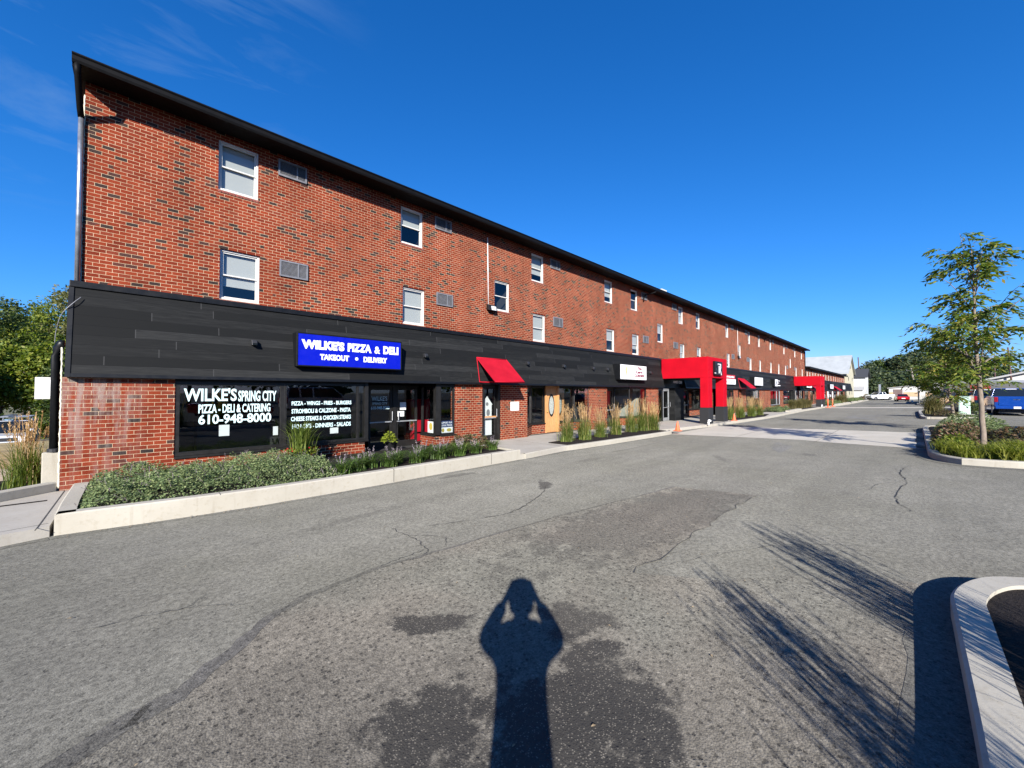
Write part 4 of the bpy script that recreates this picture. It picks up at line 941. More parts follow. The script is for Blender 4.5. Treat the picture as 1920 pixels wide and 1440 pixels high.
b = MB(); b.poly([(7.347, .42 + .10 * math.cos(t * math.pi / 8), .83 + .13 * math.sin(t * math.pi / 8)) for t in range(16)]); b.build('badge', M['gold'], o)
o = poster('white sign on the brick pier right of the red awning door', 10.75, 11.22, -.004, 1.27, 1.62, M['signwhite'], ([('NO', 10.93, 11.04, 1.49, .05), ('SMOKING', 10.83, 11.14, 1.36, .05)], M['greyink']))
# white panels behind the awning door's glass, standing in for a reflected sign
o = poster('white arrow-topped panel standing in for a reflection in the red awning door', 9.52, 9.98, .26, 1.08, 1.52, M['signwhite'])
b = MB(); b.poly([(9.44, .254, 1.52), (10.03, .254, 1.52), (9.75, .254, 1.86)]); b.build('arrow_head', M['signwhite'], o)
b = MB(); b.poly([(9.75 + .07 * math.cos(t * math.pi / 8), .2515, 1.55 + .07 * math.sin(t * math.pi / 8)) for t in range(16)]); b.poly([(9.80 + .09 * math.cos(t * math.pi / 8), .2515, 1.22 + .13 * math.sin(t * math.pi / 8)) for t in range(16)]); b.build('emblem', M['greyink'], o)
poster('plain white lower panel standing in for a reflection in the red awning door', 9.52, 9.98, .26, .32, .98, M['signwhite'])
b = MB(); b.box(9.43, 10.13, .155, .18, 1.0, 1.09); d = b.build('push_plate', M['oak'], D3)

# ------------------------------------------------------------------ signs on the fascia
def yfas(z): return -.15 + .34 * (z - FB) / (FT - FB)
def box_sign(name, label, x0, x1, z0, z1, yf, face, cabinet=None, rim=.035):
    t = thing(name, label, 'sign', ((x0 + x1) / 2, yf, z0))
    b = MB(); b.box(x0, x1, yf + .004, .12, z0, z1)
    for (a, c, d, e) in ((x0, x1, z0, z0 + rim), (x0, x1, z1 - rim, z1), (x0, x0 + rim, z0 + rim, z1 - rim), (x1 - rim, x1, z0 + rim, z1 - rim)): b.box(a, c, yf - .012, yf + .006, d, e)
    b.build('cabinet', cabinet or M['black'], t, bevel=.006)
    b = MB(); b.box(x0 + rim, x1 - rim, yf - .004, yf + .003, z0 + rim, z1 - rim); f = b.build('face', face, t)
    return t, f
t, f = box_sign('shop_sign', 'bright blue pizza and deli sign with bold white letters on the black fascia', 2.94, 5.85, 2.67, 3.545, -.29, M['blue'])
for ln_ in [("WILKE'S", 3.05, 4.13, 3.13, .235), ('PIZZA', 4.22, 4.90, 3.13, .235), ('DELI', 5.26, 5.74, 3.13, .235)]: text_fit([ln_], 'lettering', M['letter'], f, (0, -.2945, 0), bold=.06, extrude=.004)
text_fit([('&', 4.99, 5.16, 3.13, .21)], 'lettering', M['letter'], f, (0, -.2945, 0), bold=.03, extrude=.004)
text_fit([('TAKEOUT', 3.50, 4.26, 2.86, .155)], 'lettering', M['letter'], f, (0, -.2945, 0), bold=.05, extrude=.004)
text_fit([('DELIVERY', 4.67, 5.38, 2.86, .155)], 'lettering', M['letter'], f, (0, -.2945, 0), bold=.05, extrude=.004)
b = MB(); b.poly([(4.47 + .045 * math.cos(k * math.pi / 8), -.300, 2.94 + .045 * math.sin(k * math.pi / 8)) for k in range(16)]); b.build('dot', M['letter'], f)
t, f = box_sign('shop_sign', 'white sign with pink lettering and a small drawing on the black fascia', 18.43, 21.38, 2.68, 3.53, -.36, M['signwhite'])
for ln_ in [('The', 20.30, 20.78, 3.27, .15), ('Lern', 20.16, 20.88, 3.06, .16), ('CORNER', 19.98, 21.08, 2.86, .15)]: text_fit([ln_], 'lettering', M['maroon'], f, (0, -.3645, 0), bold=.045, extrude=.003)
b = MB()
def blob(cx, cz, rx, rz, mi, rot=0): b.poly([(cx + rx * math.cos(k * math.pi / 8) * math.cos(rot) - rz * math.sin(k * math.pi / 8) * math.sin(rot), -.367, cz + rx * math.cos(k * math.pi / 8) * math.sin(rot) + rz * math.sin(k * math.pi / 8) * math.cos(rot)) for k in range(16)], mi)
blob(19.10, 3.23, .13, .17, 0); blob(19.10, 3.02, .06, .10, 0); blob(19.5, 3.13, .26, .03, 1, -.55); blob(19.12, 2.80, .13, .055, 2)
b.build('drawing', [M['tanink'], M['greyink'], M['pink']], f)
t, f = box_sign('shop_sign', 'blank square white sign right of the second red awning', 43.3, 46.35, 2.66, 3.52, -.36, M['signwhite'])
t, f = box_sign('shop_sign', 'small white logo sign with lettering beside it on the fascia', 51.25, 52.55, 2.66, 3.50, -.36, M['signwhite'])
b = MB(); b.poly([(51.5, -.368, 2.78), (51.95, -.368, 3.38), (52.35, -.368, 2.78), (52.15, -.368, 2.78), (51.95, -.368, 3.15), (51.72, -.368, 2.78)]); b.build('logo', M['navy'], f)
b = MB(); b.box(52.8, 54.7, -.13, -.10, 3.30, 3.38); b.box(53.2, 54.2, -.15, -.12, 3.05, 3.13); b.box(53.0, 54.6, -.19, -.16, 2.74, 2.84); b.build('lettering', M['letter'], t)
for i, (x, lab) in enumerate([(69.5, 'first white sign beyond the second red portico'), (80.5, 'second white sign beyond the second red portico, between two awnings'), (92, 'third white sign beyond the second red portico, right of an awning'), (110, 'last white sign at the far end of the fascia')]):
    t, f = box_sign('shop_sign', lab, x, x + 4.2, 2.66, 3.52, -.36, M['signwhite'])
    b = MB(); b.box(x + .8, x + 3.3, -.372, -.366, 3.1, 3.3); b.box(x + 1.1, x + 3.0, -.372, -.366, 2.85, 2.95); b.build('lettering', M['greyink'], f)
# banner by the first portico
t = thing('banner', 'red and white letting banner on the fascia right of the first red portico', 'banner', (36, -.2, 2.69))
b = MB(); b.box(34.2, 37.95, -.215, -.205, 3.17, 3.50); r_ = b.build('upper_strip', M['redcanvas'], t)
text_fit([('SUITES AVAILABLE', 34.4, 37.7, 3.25, .17)], 'lettering', M['letter'], r_, (0, -.216, 0), bold=.03, extrude=.003)
b = MB(); b.box(34.2, 38.05, -.225, -.215, 2.69, 3.15); r_ = b.build('lower_strip', M['signwhite'], t)
text_fit([('CALL 610', 35.0, 37.7, 2.82, .18)], 'lettering', M['greyink'], r_, (0, -.226, 0), bold=.02, extrude=.003)

# awnings -------------------------------------------------------------------
def awning(x0, x1, zt_, zb, proj, label):
    yt, yb = yfas(zt_), yfas(zb); yo = -proj
    t = thing('awning', label, 'awning', ((x0 + x1) / 2, yb, zb), 'red awnings on the black fascia')
    b = MB(); b.quad((x0, yt, zt_), (x0, yo, zb + .03), (x1, yo, zb + .03), (x1, yt, zt_)); b.quad((x0, yo, zb + .03), (x0, yo, zb - .03), (x1, yo, zb - .03), (x1, yo, zb + .03))
    b.build('canvas', M['redcanvas'], t, uv=False)
    o = bpy.context.scene.objects[-1] if False else None
    b = MB(); r = .022
    for x in (x0, x1): b.tube([(x, yt, zt_), (x, yo, zb), (x, yb, zb), (x, yt, zt_)], r, 6, caps=False)
    b.tube([(x0, yo, zb), (x1, yo, zb)], r, 6); b.tube([(x0, yt, zt_), (x1, yt, zt_)], r, 6); b.tube([(x0, yb, zb), (x1, yb, zb)], r, 6)
    b.build('frame', M['redcanvas'], t, smooth=True)
    b = MB(); b.lathe(((x0 + x1) / 2, yb - .35, zb + .20), [(.02, .22), (.03, .16), (.11, .04), (.12, 0)], 12); b.build('lamp', M['galv'], t, smooth=True)
    return t
awning(9.06, 10.55, 3.29, 2.38, .97, 'red wedge awning over the glass door right of the deli')
awning(39.6, 41.4, 3.29, 2.38, .97, 'red wedge awning beyond the first red portico beside the blank white sign')
awning(74.5, 77.6, 3.2, 2.38, .97, 'first red wedge awning beyond the second red portico')
awning(99, 103, 3.2, 2.38, .97, 'far red wedge awning near the end of the fascia')

# little spotlights on the fascia --------------------------------------------
def spot(x, z, label):
    y = yfas(z); t = thing('spotlight', label, 'light fitting', (x, y, z), 'small black spotlights on the fascia')
    b = MB(); b.hexa([(x - .06, y - .16, z - .07), (x + .06, y - .16, z - .07), (x + .06, y + .02, z - .06), (x - .06, y + .02, z - .06), (x - .06, y - .10, z + .06), (x + .06, y - .10, z + .06), (x + .06, y + .02, z + .07), (x - .06, y + .02, z + .07)])
    b.build('housing', M['plastic'], t, bevel=.012)
    b = MB(); b.box(x - .045, x + .045, y - .165, y - .15, z - .066, z - .02); b.build('lens', M['carglass'], t)
for x, lab in ((2.07, 'small black spotlight left of the blue deli sign'), (6.85, 'small black spotlight between the blue sign and the red awning'), (11.7, 'first small black spotlight right of the near red awning'), (14.1, 'second small black spotlight right of the near red awning'),
               (16.45, 'left one of the close pair of spotlights before the white shop sign'), (17.75, 'spotlight just left of the white shop sign with pink letters'), (22.5, 'small black spotlight between the white shop sign and the red portico'), (42.2, 'spotlight between the second awning and the blank sign'), (49.5, 'spotlight between the blank sign and the logo sign'), (58.0, 'spotlight on the fascia just left of the second red portico')):
    spot(x, 3.21, lab)

# red porticos ----------------------------------------------------------------
def portico(x0, label, logo):
    W_, yf = 3.28, -2.76; x1 = x0 + W_
    t = thing('entrance_portico', label, 'portico', (x0 + W_ / 2, yf, .15), 'red entrance porticos')
    b = MB(); b.box(x0, x1, yf, .05, 2.87, 4.12); b.build('beam', M['red'], t, bevel=.012)
    b = MB(); b.box(x0 + .08, x1 - .08, .052, .20, 2.9, 4.09); b.build('beam_joint', M['black'], t)
    b = MB(); b.box(x0 + .04, x1 - .04, yf + .04, .18, 2.845, 2.867); b.build('soffit', M['soffit'], t)
    for a in (x0 + .0, x1 - .68):
        b = MB(); b.box(a, a + .68, yf + .003, yf + .45, 1.10, 2.866); c = b.build('column', M['red'], t, bevel=.01)
        b = MB(); b.box(a - .035, a + .715, yf - .03, yf + .485, .10, 1.095); b.build('column_base', M['charcoal'], c, bevel=.01)
        b = MB(); b.box(a + .69, a + .80, yf + .10, yf + .24, 1.95, 2.42); b.build('wall_lamp', M['charcoal'], c, bevel=.01)
    if logo:
        b = MB(); b.box(x0 + .80, x0 + 2.06, yf - .14, yf - .004, 3.04, 3.88); p = b.build('logo_panel', M['black'], t, bevel=.008)
        b = MB(); y0, y1 = yf - .158, yf - .142; X = x0 + .80
        def st(pts): b.prism([(q[0], q[1]) for q in pts], 0, 1)
        for (a, c, d, e) in ((.42, .95, 3.70, 3.745), (.60, .68, 3.16, 3.62), (.68, .92, 3.42, 3.47), (.88, .95, 3.44, 3.70), (-.12, .10, 3.14, 3.18)): b.box(X + a, X + c, y0, y1, d, e)
        b.hexa([(X + .98, y0, 3.06), (X + 1.07, y0, 3.06), (X + 1.07, y1, 3.06), (X + .98, y1, 3.06), (X + .76, y0, 3.43), (X + .84, y0, 3.43), (X + .84, y1, 3.43), (X + .76, y1, 3.43)])
        b.build('logo', M['letter'], p)
        b = MB(); b.box(x0 + .95, x0 + 2.65, -.17, -.14, 2.56, 2.80); s = b.build('name_plate', M['black'], t)
        text_fit([('ROYAL OFFICES', x0 + .85, x0 + 2.40, 2.61, .13)] if False else [('AMES CO', x0 + 1.2, x0 + 2.55, 2.61, .15)], 'lettering', M['letter'], s, (0, -.171, 0), bold=.03, extrude=.003)
    return t
portico(24.18, 'nearer red entrance portico on two black-based columns with a black logo panel', True)
portico(63.3, 'farther red entrance portico on two black-based columns near the end of the fascia', False)

# things at the building's left end -----------------------------------------------
t = thing('electrical_box', 'white electrical box fixed to a black pipe at the brick corner', 'utility box', (-1.2, .45, 1.85))
b = MB(); b.box(-1.36, -1.11, .36, .62, 1.87, 2.29); b.build('case', M['white'], t, bevel=.01)
b = MB(); b.box(-1.25, -1.14, .352, .362, 1.92, 2.24); b.build('cover', M['pvc'], t, bevel=.004)
t = thing('service_pipe', 'black pipe running up the left end of the brick storefront', 'pipe', (-1.07, .3, .15))
b = MB(); b.tube([(-1.09, .30, .9), (-1.09, .30, 2.7), (-1.08, .30, 2.86), (-1.03, .28, 2.95), (-.99, .28, 2.95)], .072, 12); b.build('pipe', M['black'], t, smooth=True)
b = MB(); b.lathe((-1.09, .30, .86), [(.10, 0), (.10, .06), (.08, .07)], 14); b.build('collar', M['plastic'], t)
b = MB(); b.box(-1.24, -1.01, .22, .42, -.1, .86); b.build('base', M['concrete'], t, bevel=.015)

# ------------------------------------------------------------------ lower brick wing and far buildings
B2 = thing('brick_building', 'lower two-storey brick wing with white windows beyond the long building', 'building', (105, 1.4, 0))
xs2 = [81.2, 83.6, 86.4, 88.8, 92.0, 94.6, 98.2, 101, 104.6, 108, 112, 115, 119, 122.4, 126, 129]
b = MB(); b.wall(79.9, 131.5, 0, 6.0, UPY, [(x, x + WW, 4.46 - .085, 4.46 + WH) for x in xs2], .16); b.quad((131.5, UPY, 0), (131.5, 12, 0), (131.5, 12, 6.0), (131.5, UPY, 6.0)); b.build('wall', M['brick'], B2)
for x in xs2: w = copy_tree(protos[0], B2); w.location = (x - 105, 0, 4.46)
b = MB(); b.hexa([(79.7, .75, 6.0), (132.2, .75, 6.0), (132.2, 8, 6.6), (79.7, 8, 6.6), (79.7, .75, 6.28), (132.2, .75, 6.28), (132.2, 8, 7.0), (79.7, 8, 7.0)]); b.build('roof', M['gutter'], B2)
bb = MB(); x0, x1 = 79.4, 131.5
fascia(79.45, 131.5, B2)
BLs = BL; BL = B2
x = 79.9
for k in range(14):
    w = 1.5 if k % 2 == 0 else 2.6 + (k % 3) * 1.7
    if x + w > 131.4: w = 131.4 - x
    if k % 2 == 0: pier((x, 0), (x + w, 0))
    elif k % 4 == 1: glaze((x, 0), (x + w, 0), .6, 2.24, (w / 2,), .08, mat=M['white'] if k % 3 == 0 else None)
    else: door((x + .05, .04), (x + 1.1, .04), mat=M['alu']); glaze((x + 1.2, 0), (x + w, 0), .3, 2.24, (), .08, sill=False)
    x += w
b = MB(); b.quad((79.9, 4, 0), (131, 4, 0), (131, 4, 2.5), (79.9, 4, 2.5)); b.build('shop_interior', M['room'], B2)
BL = BLs

t = thing('barn', 'cream gabled barn with a pale metal roof beyond the brick wing', 'barn', (140, 1.0, 0))
x0, x1, y0, y1, ze, zp = 134.0, 150.5, 1.2, 46, 7.3, 12.1; xm = (x0 + x1) / 2
b = MB(); b.poly([(x0, y0, 0), (x1, y0, 0), (x1, y0, ze), (xm, y0, zp), (x0, y0, ze)]); b.quad((x0, y1, 0), (x0, y0, 0), (x0, y0, ze), (x0, y1, ze)); b.quad((x1, y0, 0), (x1, y1, 0), (x1, y1, ze), (x1, y0, ze)); b.build('wall', M['barn'], t)
b = MB(); b.hexa([(x0 - .6, y0 - .5, ze - .5), (xm, y0 - .5, zp - .02), (xm, y1, zp - .02), (x0 - .6, y1, ze - .5), (x0 - .6, y0 - .5, ze - .2), (xm, y0 - .5, zp + .2), (xm, y1, zp + .2), (x0 - .6, y1, ze - .2)]); b.hexa([(xm, y0 - .5, zp - .02), (x1 + .6, y0 - .5, ze - .5), (x1 + .6, y1, ze - .5), (xm, y1, zp - .02), (xm, y0 - .5, zp + .2), (x1 + .6, y0 - .5, ze - .2), (x1 + .6, y1, ze - .2), (xm, y1, zp + .2)]); b.build('roof', M['barnroof'], t)
for a, z, w, h in ((141.4, 8.6, 1.5, 1.9), (137.5, 5.2, .8, .9), (146.5, 5.2, .8, .9), (139, 1.4, .9, .9), (145, 1.4, .9, .9)):
    b = MB(); b.box(a, a + w, y0 - .05, y0 + .02, z, z + h); b.build('window', M['carglass'], t)
t = thing('white_house', 'white sided house with a dark roof and a lean-to beside the barn', 'house', (168, 0, 0))
x0, x1, y0, y1, ze, zp = 161.0, 172.5, -.6, 14, 6.9, 9.3; xm = (x0 + x1) / 2
b = MB(); b.poly([(x0, y0, -.2), (x1, y0, -.2), (x1, y0, ze), (xm, y0, zp), (x0, y0, ze)]); b.quad((x0, y1, -.2), (x0, y0, -.2), (x0, y0, ze), (x0, y1, ze)); b.quad((x1, y0, -.2), (x1, y1, -.2), (x1, y1, ze), (x1, y0, ze)); b.build('wall', M['siding'], t)
b = MB(); b.hexa([(x0 - .5, y0 - .6, ze - .4), (xm, y0 - .6, zp - .05), (xm, y1, zp - .05), (x0 - .5, y1, ze - .4), (x0 - .5, y0 - .6, ze - .15), (xm, y0 - .6, zp + .2), (xm, y1, zp + .2), (x0 - .5, y1, ze - .15)]); b.hexa([(xm, y0 - .6, zp - .05), (x1 + .5, y0 - .6, ze - .4), (x1 + .5, y1, ze - .4), (xm, y1, zp - .05), (xm, y0 - .6, zp + .2), (x1 + .5, y0 - .6, ze - .15), (x1 + .5, y1, ze - .15), (xm, y1, zp + .2)]); b.build('roof', M['shingle'], t)
b = MB(); b.hexa([(157.5, -.2, -.2), (160.9, -.2, -.2), (160.9, 9, -.2), (157.5, 9, -.2), (157.5, -.2, 2.6), (160.9, -.2, 3.6), (160.9, 9, 3.6), (157.5, 9, 2.6)]); ln = b.build('lean_to', M['siding'], t)
b = MB(); b.hexa([(157.1, -.5, 2.62), (160.95, -.5, 3.75), (160.95, 9.2, 3.75), (157.1, 9.2, 2.62), (157.1, -.5, 2.75), (160.95, -.5, 3.9), (160.95, 9.2, 3.9), (157.1, 9.2, 2.75)]); b.build('lean_to_roof', M['storeroof'], ln)
t = thing('warehouse', 'low white warehouse with tan panels and a brown loading dock door', 'warehouse', (140, -11, 0))
b = MB(); b.hexa([(140, -6.5, 0), (140, -20, 0), (158, -20, 0), (158, -6.5, 0), (140, -6.5, 3.0), (140, -20, 4.75), (158, -20, 4.75), (158, -6.5, 3.0)][::-1]); b.build('wall', M['warewhite'], t)
b = MB(); b.hexa([(139.7, -6.2, 3.02), (139.7, -20.3, 4.82), (158, -20.3, 4.82), (158, -6.2, 3.02), (139.7, -6.2, 3.18), (139.7, -20.3, 4.98), (158, -20.3, 4.98), (158, -6.2, 3.18)][::-1]); b.build('roof', M['storeroof'], t)
b = MB()
for a, c in ((-7.3, -6.6), (-12.0, -9.2), (-19, -13)): b.box(139.94, 140.05, a, c, 1.0, 2.05)
b.build('panel', M['tanpanel'], t)
b = MB(); b.box(139.9, 140.05, -9.0, -7.35, .75, 2.75); b.build('dock_door', M['docks'], t)
b = MB(); b.tube([(146, -4.5, 0), (146, -4.5, 4.2)], .3, 8); b.build('flue', M['galv'], t)
t = thing('store_building', 'low grey roadside store with red lettering behind the parked vehicles', 'store', (86, -28, .33))
b = MB(); b.box(86.0, 104, -46, -15.0, .33, 2.25); b.build('wall', M['warewhite'], t)
b = MB(); b.box(84.6, 104, -46.5, -14.6, 2.25, 3.30); fs = b.build('fascia', M['storegrey'], t)
b = MB(); q = -16.6
for k, w in enumerate(w_ * .56 for w_ in (.30, .16, .26, .24, .12, .30, .22, .26, .14, .28, .2, .24)):
    h = (.62, .5, .56, .66, .5, .6, .52, .62, .48, .56, .66, .5)[k]
    b.box(84.55, 84.598, q - w, q, 2.45, 2.45 + h); q -= w + .03
b.build('lettering', M['redsign'], fs)
for k in range(7):
    b = MB(); b.box(85.9, 85.99, -18.5 - k * 3.7, -15.6 - k * 3.7, .5, 2.15); b.build('window', M['carglass'], t)
b = MB(); b.hexa([(84.6, -46.5, 3.3), (104, -46.5, 3.3), (104, -15, 3.3), (84.6, -15, 3.3), (90, -46.5, 3.75), (104, -46.5, 3.75), (104, -17, 3.75), (90, -17, 3.75)]); b.build('roof', M['storeroof'], t)
t = thing('gabled_hall', 'pale wide-roofed hall rising behind the grey store at the right edge', 'building', (138, -40, .3))
b = MB(); b.poly([(130, -18, .3), (130, -60, .3), (130, -60, 4.5), (130, -39, 9.5), (130, -18, 3.4)]); b.build('wall', M['warewhite'], t)
b = MB(); b.hexa([(129, -17, 3.2), (129, -39, 9.4), (170, -39, 9.4), (170, -17, 3.2), (129, -17, 3.5), (129, -39, 9.8), (170, -39, 9.8), (170, -17, 3.5)]); b.hexa([(129, -39, 9.4), (129, -61, 4.3), (170, -61, 4.3), (170, -39, 9.4), (129, -39, 9.8), (129, -61, 4.6), (170, -61, 4.6), (170, -39, 9.8)]); b.build('roof', M['storeroof'], t)

# ------------------------------------------------------------------ planting
def rs(seed): return np.random.RandomState(seed)
def catmint_mass(name, label, x0, x1, yf, yb, z0, H, n, seed, leafmat, sprigs=80, size=.034, sprigmat='sprig', group=None):
    r = rs(seed); X = r.uniform(x0, x1, n); T = r.uniform(0, 1, n); Yf = np.array([yf(x) for x in X]); Yb = np.array([yb(x) for x in X]); Y = Yf + (Yb - Yf) * T
    ex = np.minimum(1, np.minimum((X - x0), (x1 - X)) / .28).clip(0, 1) ** .6; prof = (np.minimum(T / .16, 1) ** .55) * (np.minimum((1 - T) / .10, 1) ** .5)
    bumps = .70 + .42 * np.sin(X * 5.1 + 2.1 * np.sin(Y * 4.3)) * np.sin(Y * 5.9 + 1.7 * np.sin(X * 3.1)) + .18 * np.sin(X * 13 + Y * 9)
    Zs = H * ex * prof * bumps.clip(.35, 1.3)
    dep = r.uniform(0, 1, n) ** 2.2; Z = z0 + Zs * (1 - .55 * dep) + r.normal(0, .012, n)
    P = np.stack([X, Y, Z], 1); az = r.uniform(0, 2 * np.pi, n)
    D = np.stack([np.cos(az), np.sin(az), r.normal(.25, .45, n)], 1); N = np.stack([r.normal(0, .55, n), r.normal(-.35, .55, n), np.ones(n)], 1)
    Ln = r.uniform(.7, 1.35, n) * size; V, Q = leaves(P, D, N, Ln, Ln * r.uniform(.65, .95, n))
    t = thing(name, label, 'shrub', ((x0 + x1) / 2, (yf(x0) + yb(x0)) / 2, z0), group)
    np_obj('foliage', V, Q, M[leafmat], t)
    if sprigs:
        k = r.choice(n, sprigs, replace=False); B = P[k].copy(); L_, Q_ = [], []
        parts = []
        for p in B:
            h = r.uniform(.05, .17); lean = r.normal(0, .05, 2); m = 14; tt = r.uniform(.1, 1, m)
            C = np.stack([p[0] + lean[0] * tt * 2, p[1] + lean[1] * tt * 2, p[2] + h * tt], 1); a2 = r.uniform(0, 6.28, m)
            parts.append(leaves(C, np.stack([np.cos(a2), np.sin(a2), r.uniform(.2, .9, m)], 1), r.normal(0, 1, (m, 3)), r.uniform(.012, .022, m), r.uniform(.008, .013, m)))
            parts.append(blades(np.array([p]), np.array([math.atan2(lean[1], lean[0])]), np.array([h]), np.array([np.hypot(*lean) * 2]), np.array([.005]), r, 3, 0, False))
        V, Q = cat(parts); np_obj('flower_sprigs', V, Q, M[sprigmat], t)
    return t
fx = lambda x: float(np.interp(x, [p[0] for p in front], [p[1] for p in front])) + .17
catmint_mass('catmint', 'grey-green catmint mound spilling along the left half of the long planter', -.58, 3.15, fx, lambda x: -.12 if x < 2.4 else -.5, .24, .36, 30000, 3, 'catmint', 260)
catmint_mass('catmint', 'low grey-green mound in the bed right of the first red portico columns', 42.6, 47.6, lambda x: -2.5, lambda x: -1.2, .17, .45, 5000, 4, 'catmint', 30, .07)
catmint_mass('catmint', 'low grey-green planting beyond the second red portico', 70, 84, lambda x: -2.9, lambda x: -1.4, .17, .5, 5000, 5, 'catmint', 0, .10)
catmint_mass('catmint', 'low grey-green planting at the far end of the kerbside beds', 97, 122, lambda x: -2.9, lambda x: -1.4, .17, .6, 5000, 6, 'catmint', 0, .14)
def make_liriope(seed):
    r = rs(seed); t = bpy.data.objects.new('liriope', None); COL.objects.link(t); n = 150
    P = np.stack([r.normal(0, .055, n), r.normal(0, .055, n), np.zeros(n)], 1); az = r.uniform(0, 6.28, n)
    V, Q = blades(P, az, r.uniform(.12, .25, n), r.uniform(.16, .40, n), r.uniform(.012, .020, n), r, 4, 1.25)
    local(np_obj('leaves', V, Q, M['lir']), t)
    parts = []
    for _ in range(11):
        h = r.uniform(.24, .37); a = r.uniform(0, 6.28); q = r.uniform(.02, .12); m = 34; tt = r.uniform(.35, 1, m)
        C = np.stack([math.cos(a) * q * (.3 + tt), math.sin(a) * q * (.3 + tt), h * tt], 1); a2 = r.uniform(0, 6.28, m)
        parts.append(leaves(C, np.stack([np.cos(a2), np.sin(a2), r.uniform(.3, 1.2, m)], 1), r.normal(0, 1, (m, 3)), r.uniform(.012, .02, m), r.uniform(.008, .013, m)))
    V, Q = cat(parts); local(np_obj('blossoms', V, Q, M['lirfl']), t); return t
lp = [make_liriope(s) for s in (11, 12, 13)]
spots = [(3.22, -2.62), (3.62, -2.5), (3.98, -2.3), (4.38, -2.52), (4.74, -2.22), (5.08, -2.5), (5.46, -2.2), (5.8, -2.45), (6.16, -2.12), (6.5, -2.36), (6.8, -1.95), (7.12, -2.3), (7.9, -2.15)]
for i, (x, y) in enumerate(spots):
    o = lp[i] if i < 3 else copy_tree(lp[i % 3]); place(o, (x, y, .245), rnd.uniform(0, 6.28), rnd.uniform(1.15, 1.5))
    o['label'] = ORD[i] + ' clump of lilac-spiked liriope along the long planter'; o['category'] = 'plant'; o['group'] = 'liriope clumps in the long planter'
def shrub(name, label, x, y, z, rx, ry, H, n, seed, mat, size, cat_='shrub', group=None):
    r = rs(seed); a = r.uniform(0, 6.28, n); q = np.sqrt(r.uniform(0, 1, n)); X = q * np.cos(a) * rx; Y = q * np.sin(a) * ry
    Zs = H * np.sqrt(np.clip(1 - q ** 2.4, 0, 1)) * (.82 + .22 * np.sin(X / rx * 6 + seed) * np.sin(Y / ry * 5)); Z = Zs * (1 - .7 * r.uniform(0, 1, n) ** 2)
    P = np.stack([X, Y, Z], 1); D = np.stack([np.cos(a) + r.normal(0, .6, n), np.sin(a) + r.normal(0, .6, n), r.normal(.15, .5, n)], 1); N = np.stack([X / rx * .8 + r.normal(0, .4, n), Y / ry * .8 + r.normal(0, .4, n), np.ones(n)], 1)
    Ln = r.uniform(.7, 1.3, n) * size; V, Q = leaves(P, D, N, Ln, Ln * r.uniform(.45, .7, n))
    t = thing(name, label, cat_, (x, y, z), group); o = np_obj('foliage', V, Q, M[mat]); local(o, t)
    b = MB()
    for k in range(5): aa = k * 1.25 + seed; b.tube([(0, 0, 0), (math.cos(aa) * rx * .3, math.sin(aa) * ry * .3, H * .35), (math.cos(aa) * rx * .55, math.sin(aa) * ry * .55, H * .65)], [.012, .009, .004], 5)
    lbuild(b, 'stems', M['bark'], t); return t
shrub('shrub', 'bronze-leaved shrub at the right end of the long planter', 7.75, -1.45, .24, .55, .45, .42, 1700, 21, 'hydr', .075)
shrub('shrub', 'green tufted shrub by the planter end next to the pavement', 7.75, -.85, .24, .40, .35, .40, 1100, 22, 'sedum', .07)
# big planter of spiky leaves and trailing flowers in the catmint
t = thing('potted_plant', 'large potted plant with spiky arching leaves in front of the deli window', 'plant', (2.95, -.75, .25))
b = MB(); b.lathe((0, 0, 0), [(.16, 0), (.22, .30), (.24, .32), (.22, .33), (.20, .30)], 20); lbuild(b, 'pot', M['charcoal'], t, smooth=True)
r = rs(31); n = 240; P = np.stack([r.normal(0, .09, n), r.normal(0, .09, n), np.full(n, .3)], 1); V, Q = blades(P, r.uniform(0, 6.28, n), r.uniform(.35, .80, n), r.uniform(.15, .62, n), r.uniform(.014, .026, n), r, 5, .7); local(np_obj('spiky_leaves', V, Q, M['blade']), t)
n = 900; a = r.uniform(0, 6.28, n); q = np.sqrt(r.uniform(0, 1, n)) * .36; P = np.stack([q * np.cos(a), q * np.sin(a), .36 - .5 * np.maximum(q - .16, 0) * r.uniform(0, 1.6, n) + r.normal(0, .04, n)], 1)
V, Q = leaves(P, np.stack([np.cos(a), np.sin(a), r.normal(0, .5, n)], 1), np.stack([r.normal(0, .5, n), r.normal(0, .5, n), np.ones(n)], 1), r.uniform(.03, .06, n), r.uniform(.02, .04, n)); local(np_obj('trailing_foliage', V, Q, M['lf_mid']), t)
n = 26; a = r.uniform(0, 6.28, n); q = r.uniform(.15, .36, n); P = np.stack([q * np.cos(a), q * np.sin(a), r.uniform(.25, .44, n)], 1); V, Q = leaves(P, r.normal(0, 1, (n, 3)), r.normal(0, 1, (n, 3)), r.uniform(.03, .05, n), r.uniform(.03, .045, n)); local(np_obj('flowers', V, Q, M['redcanvas']), t)
t = thing('potted_plant', 'grey pot with lime-yellow foliage standing by the deli doors', 'plant', (5.55, -.12, .25))
b = MB(); b.lathe((.12, .12, 0), [(.14, 0), (.20, .26), (.25, .28), (.24, .30), (.19, .29)], 20); lbuild(b, 'pot', M['charcoal'], t, smooth=True)
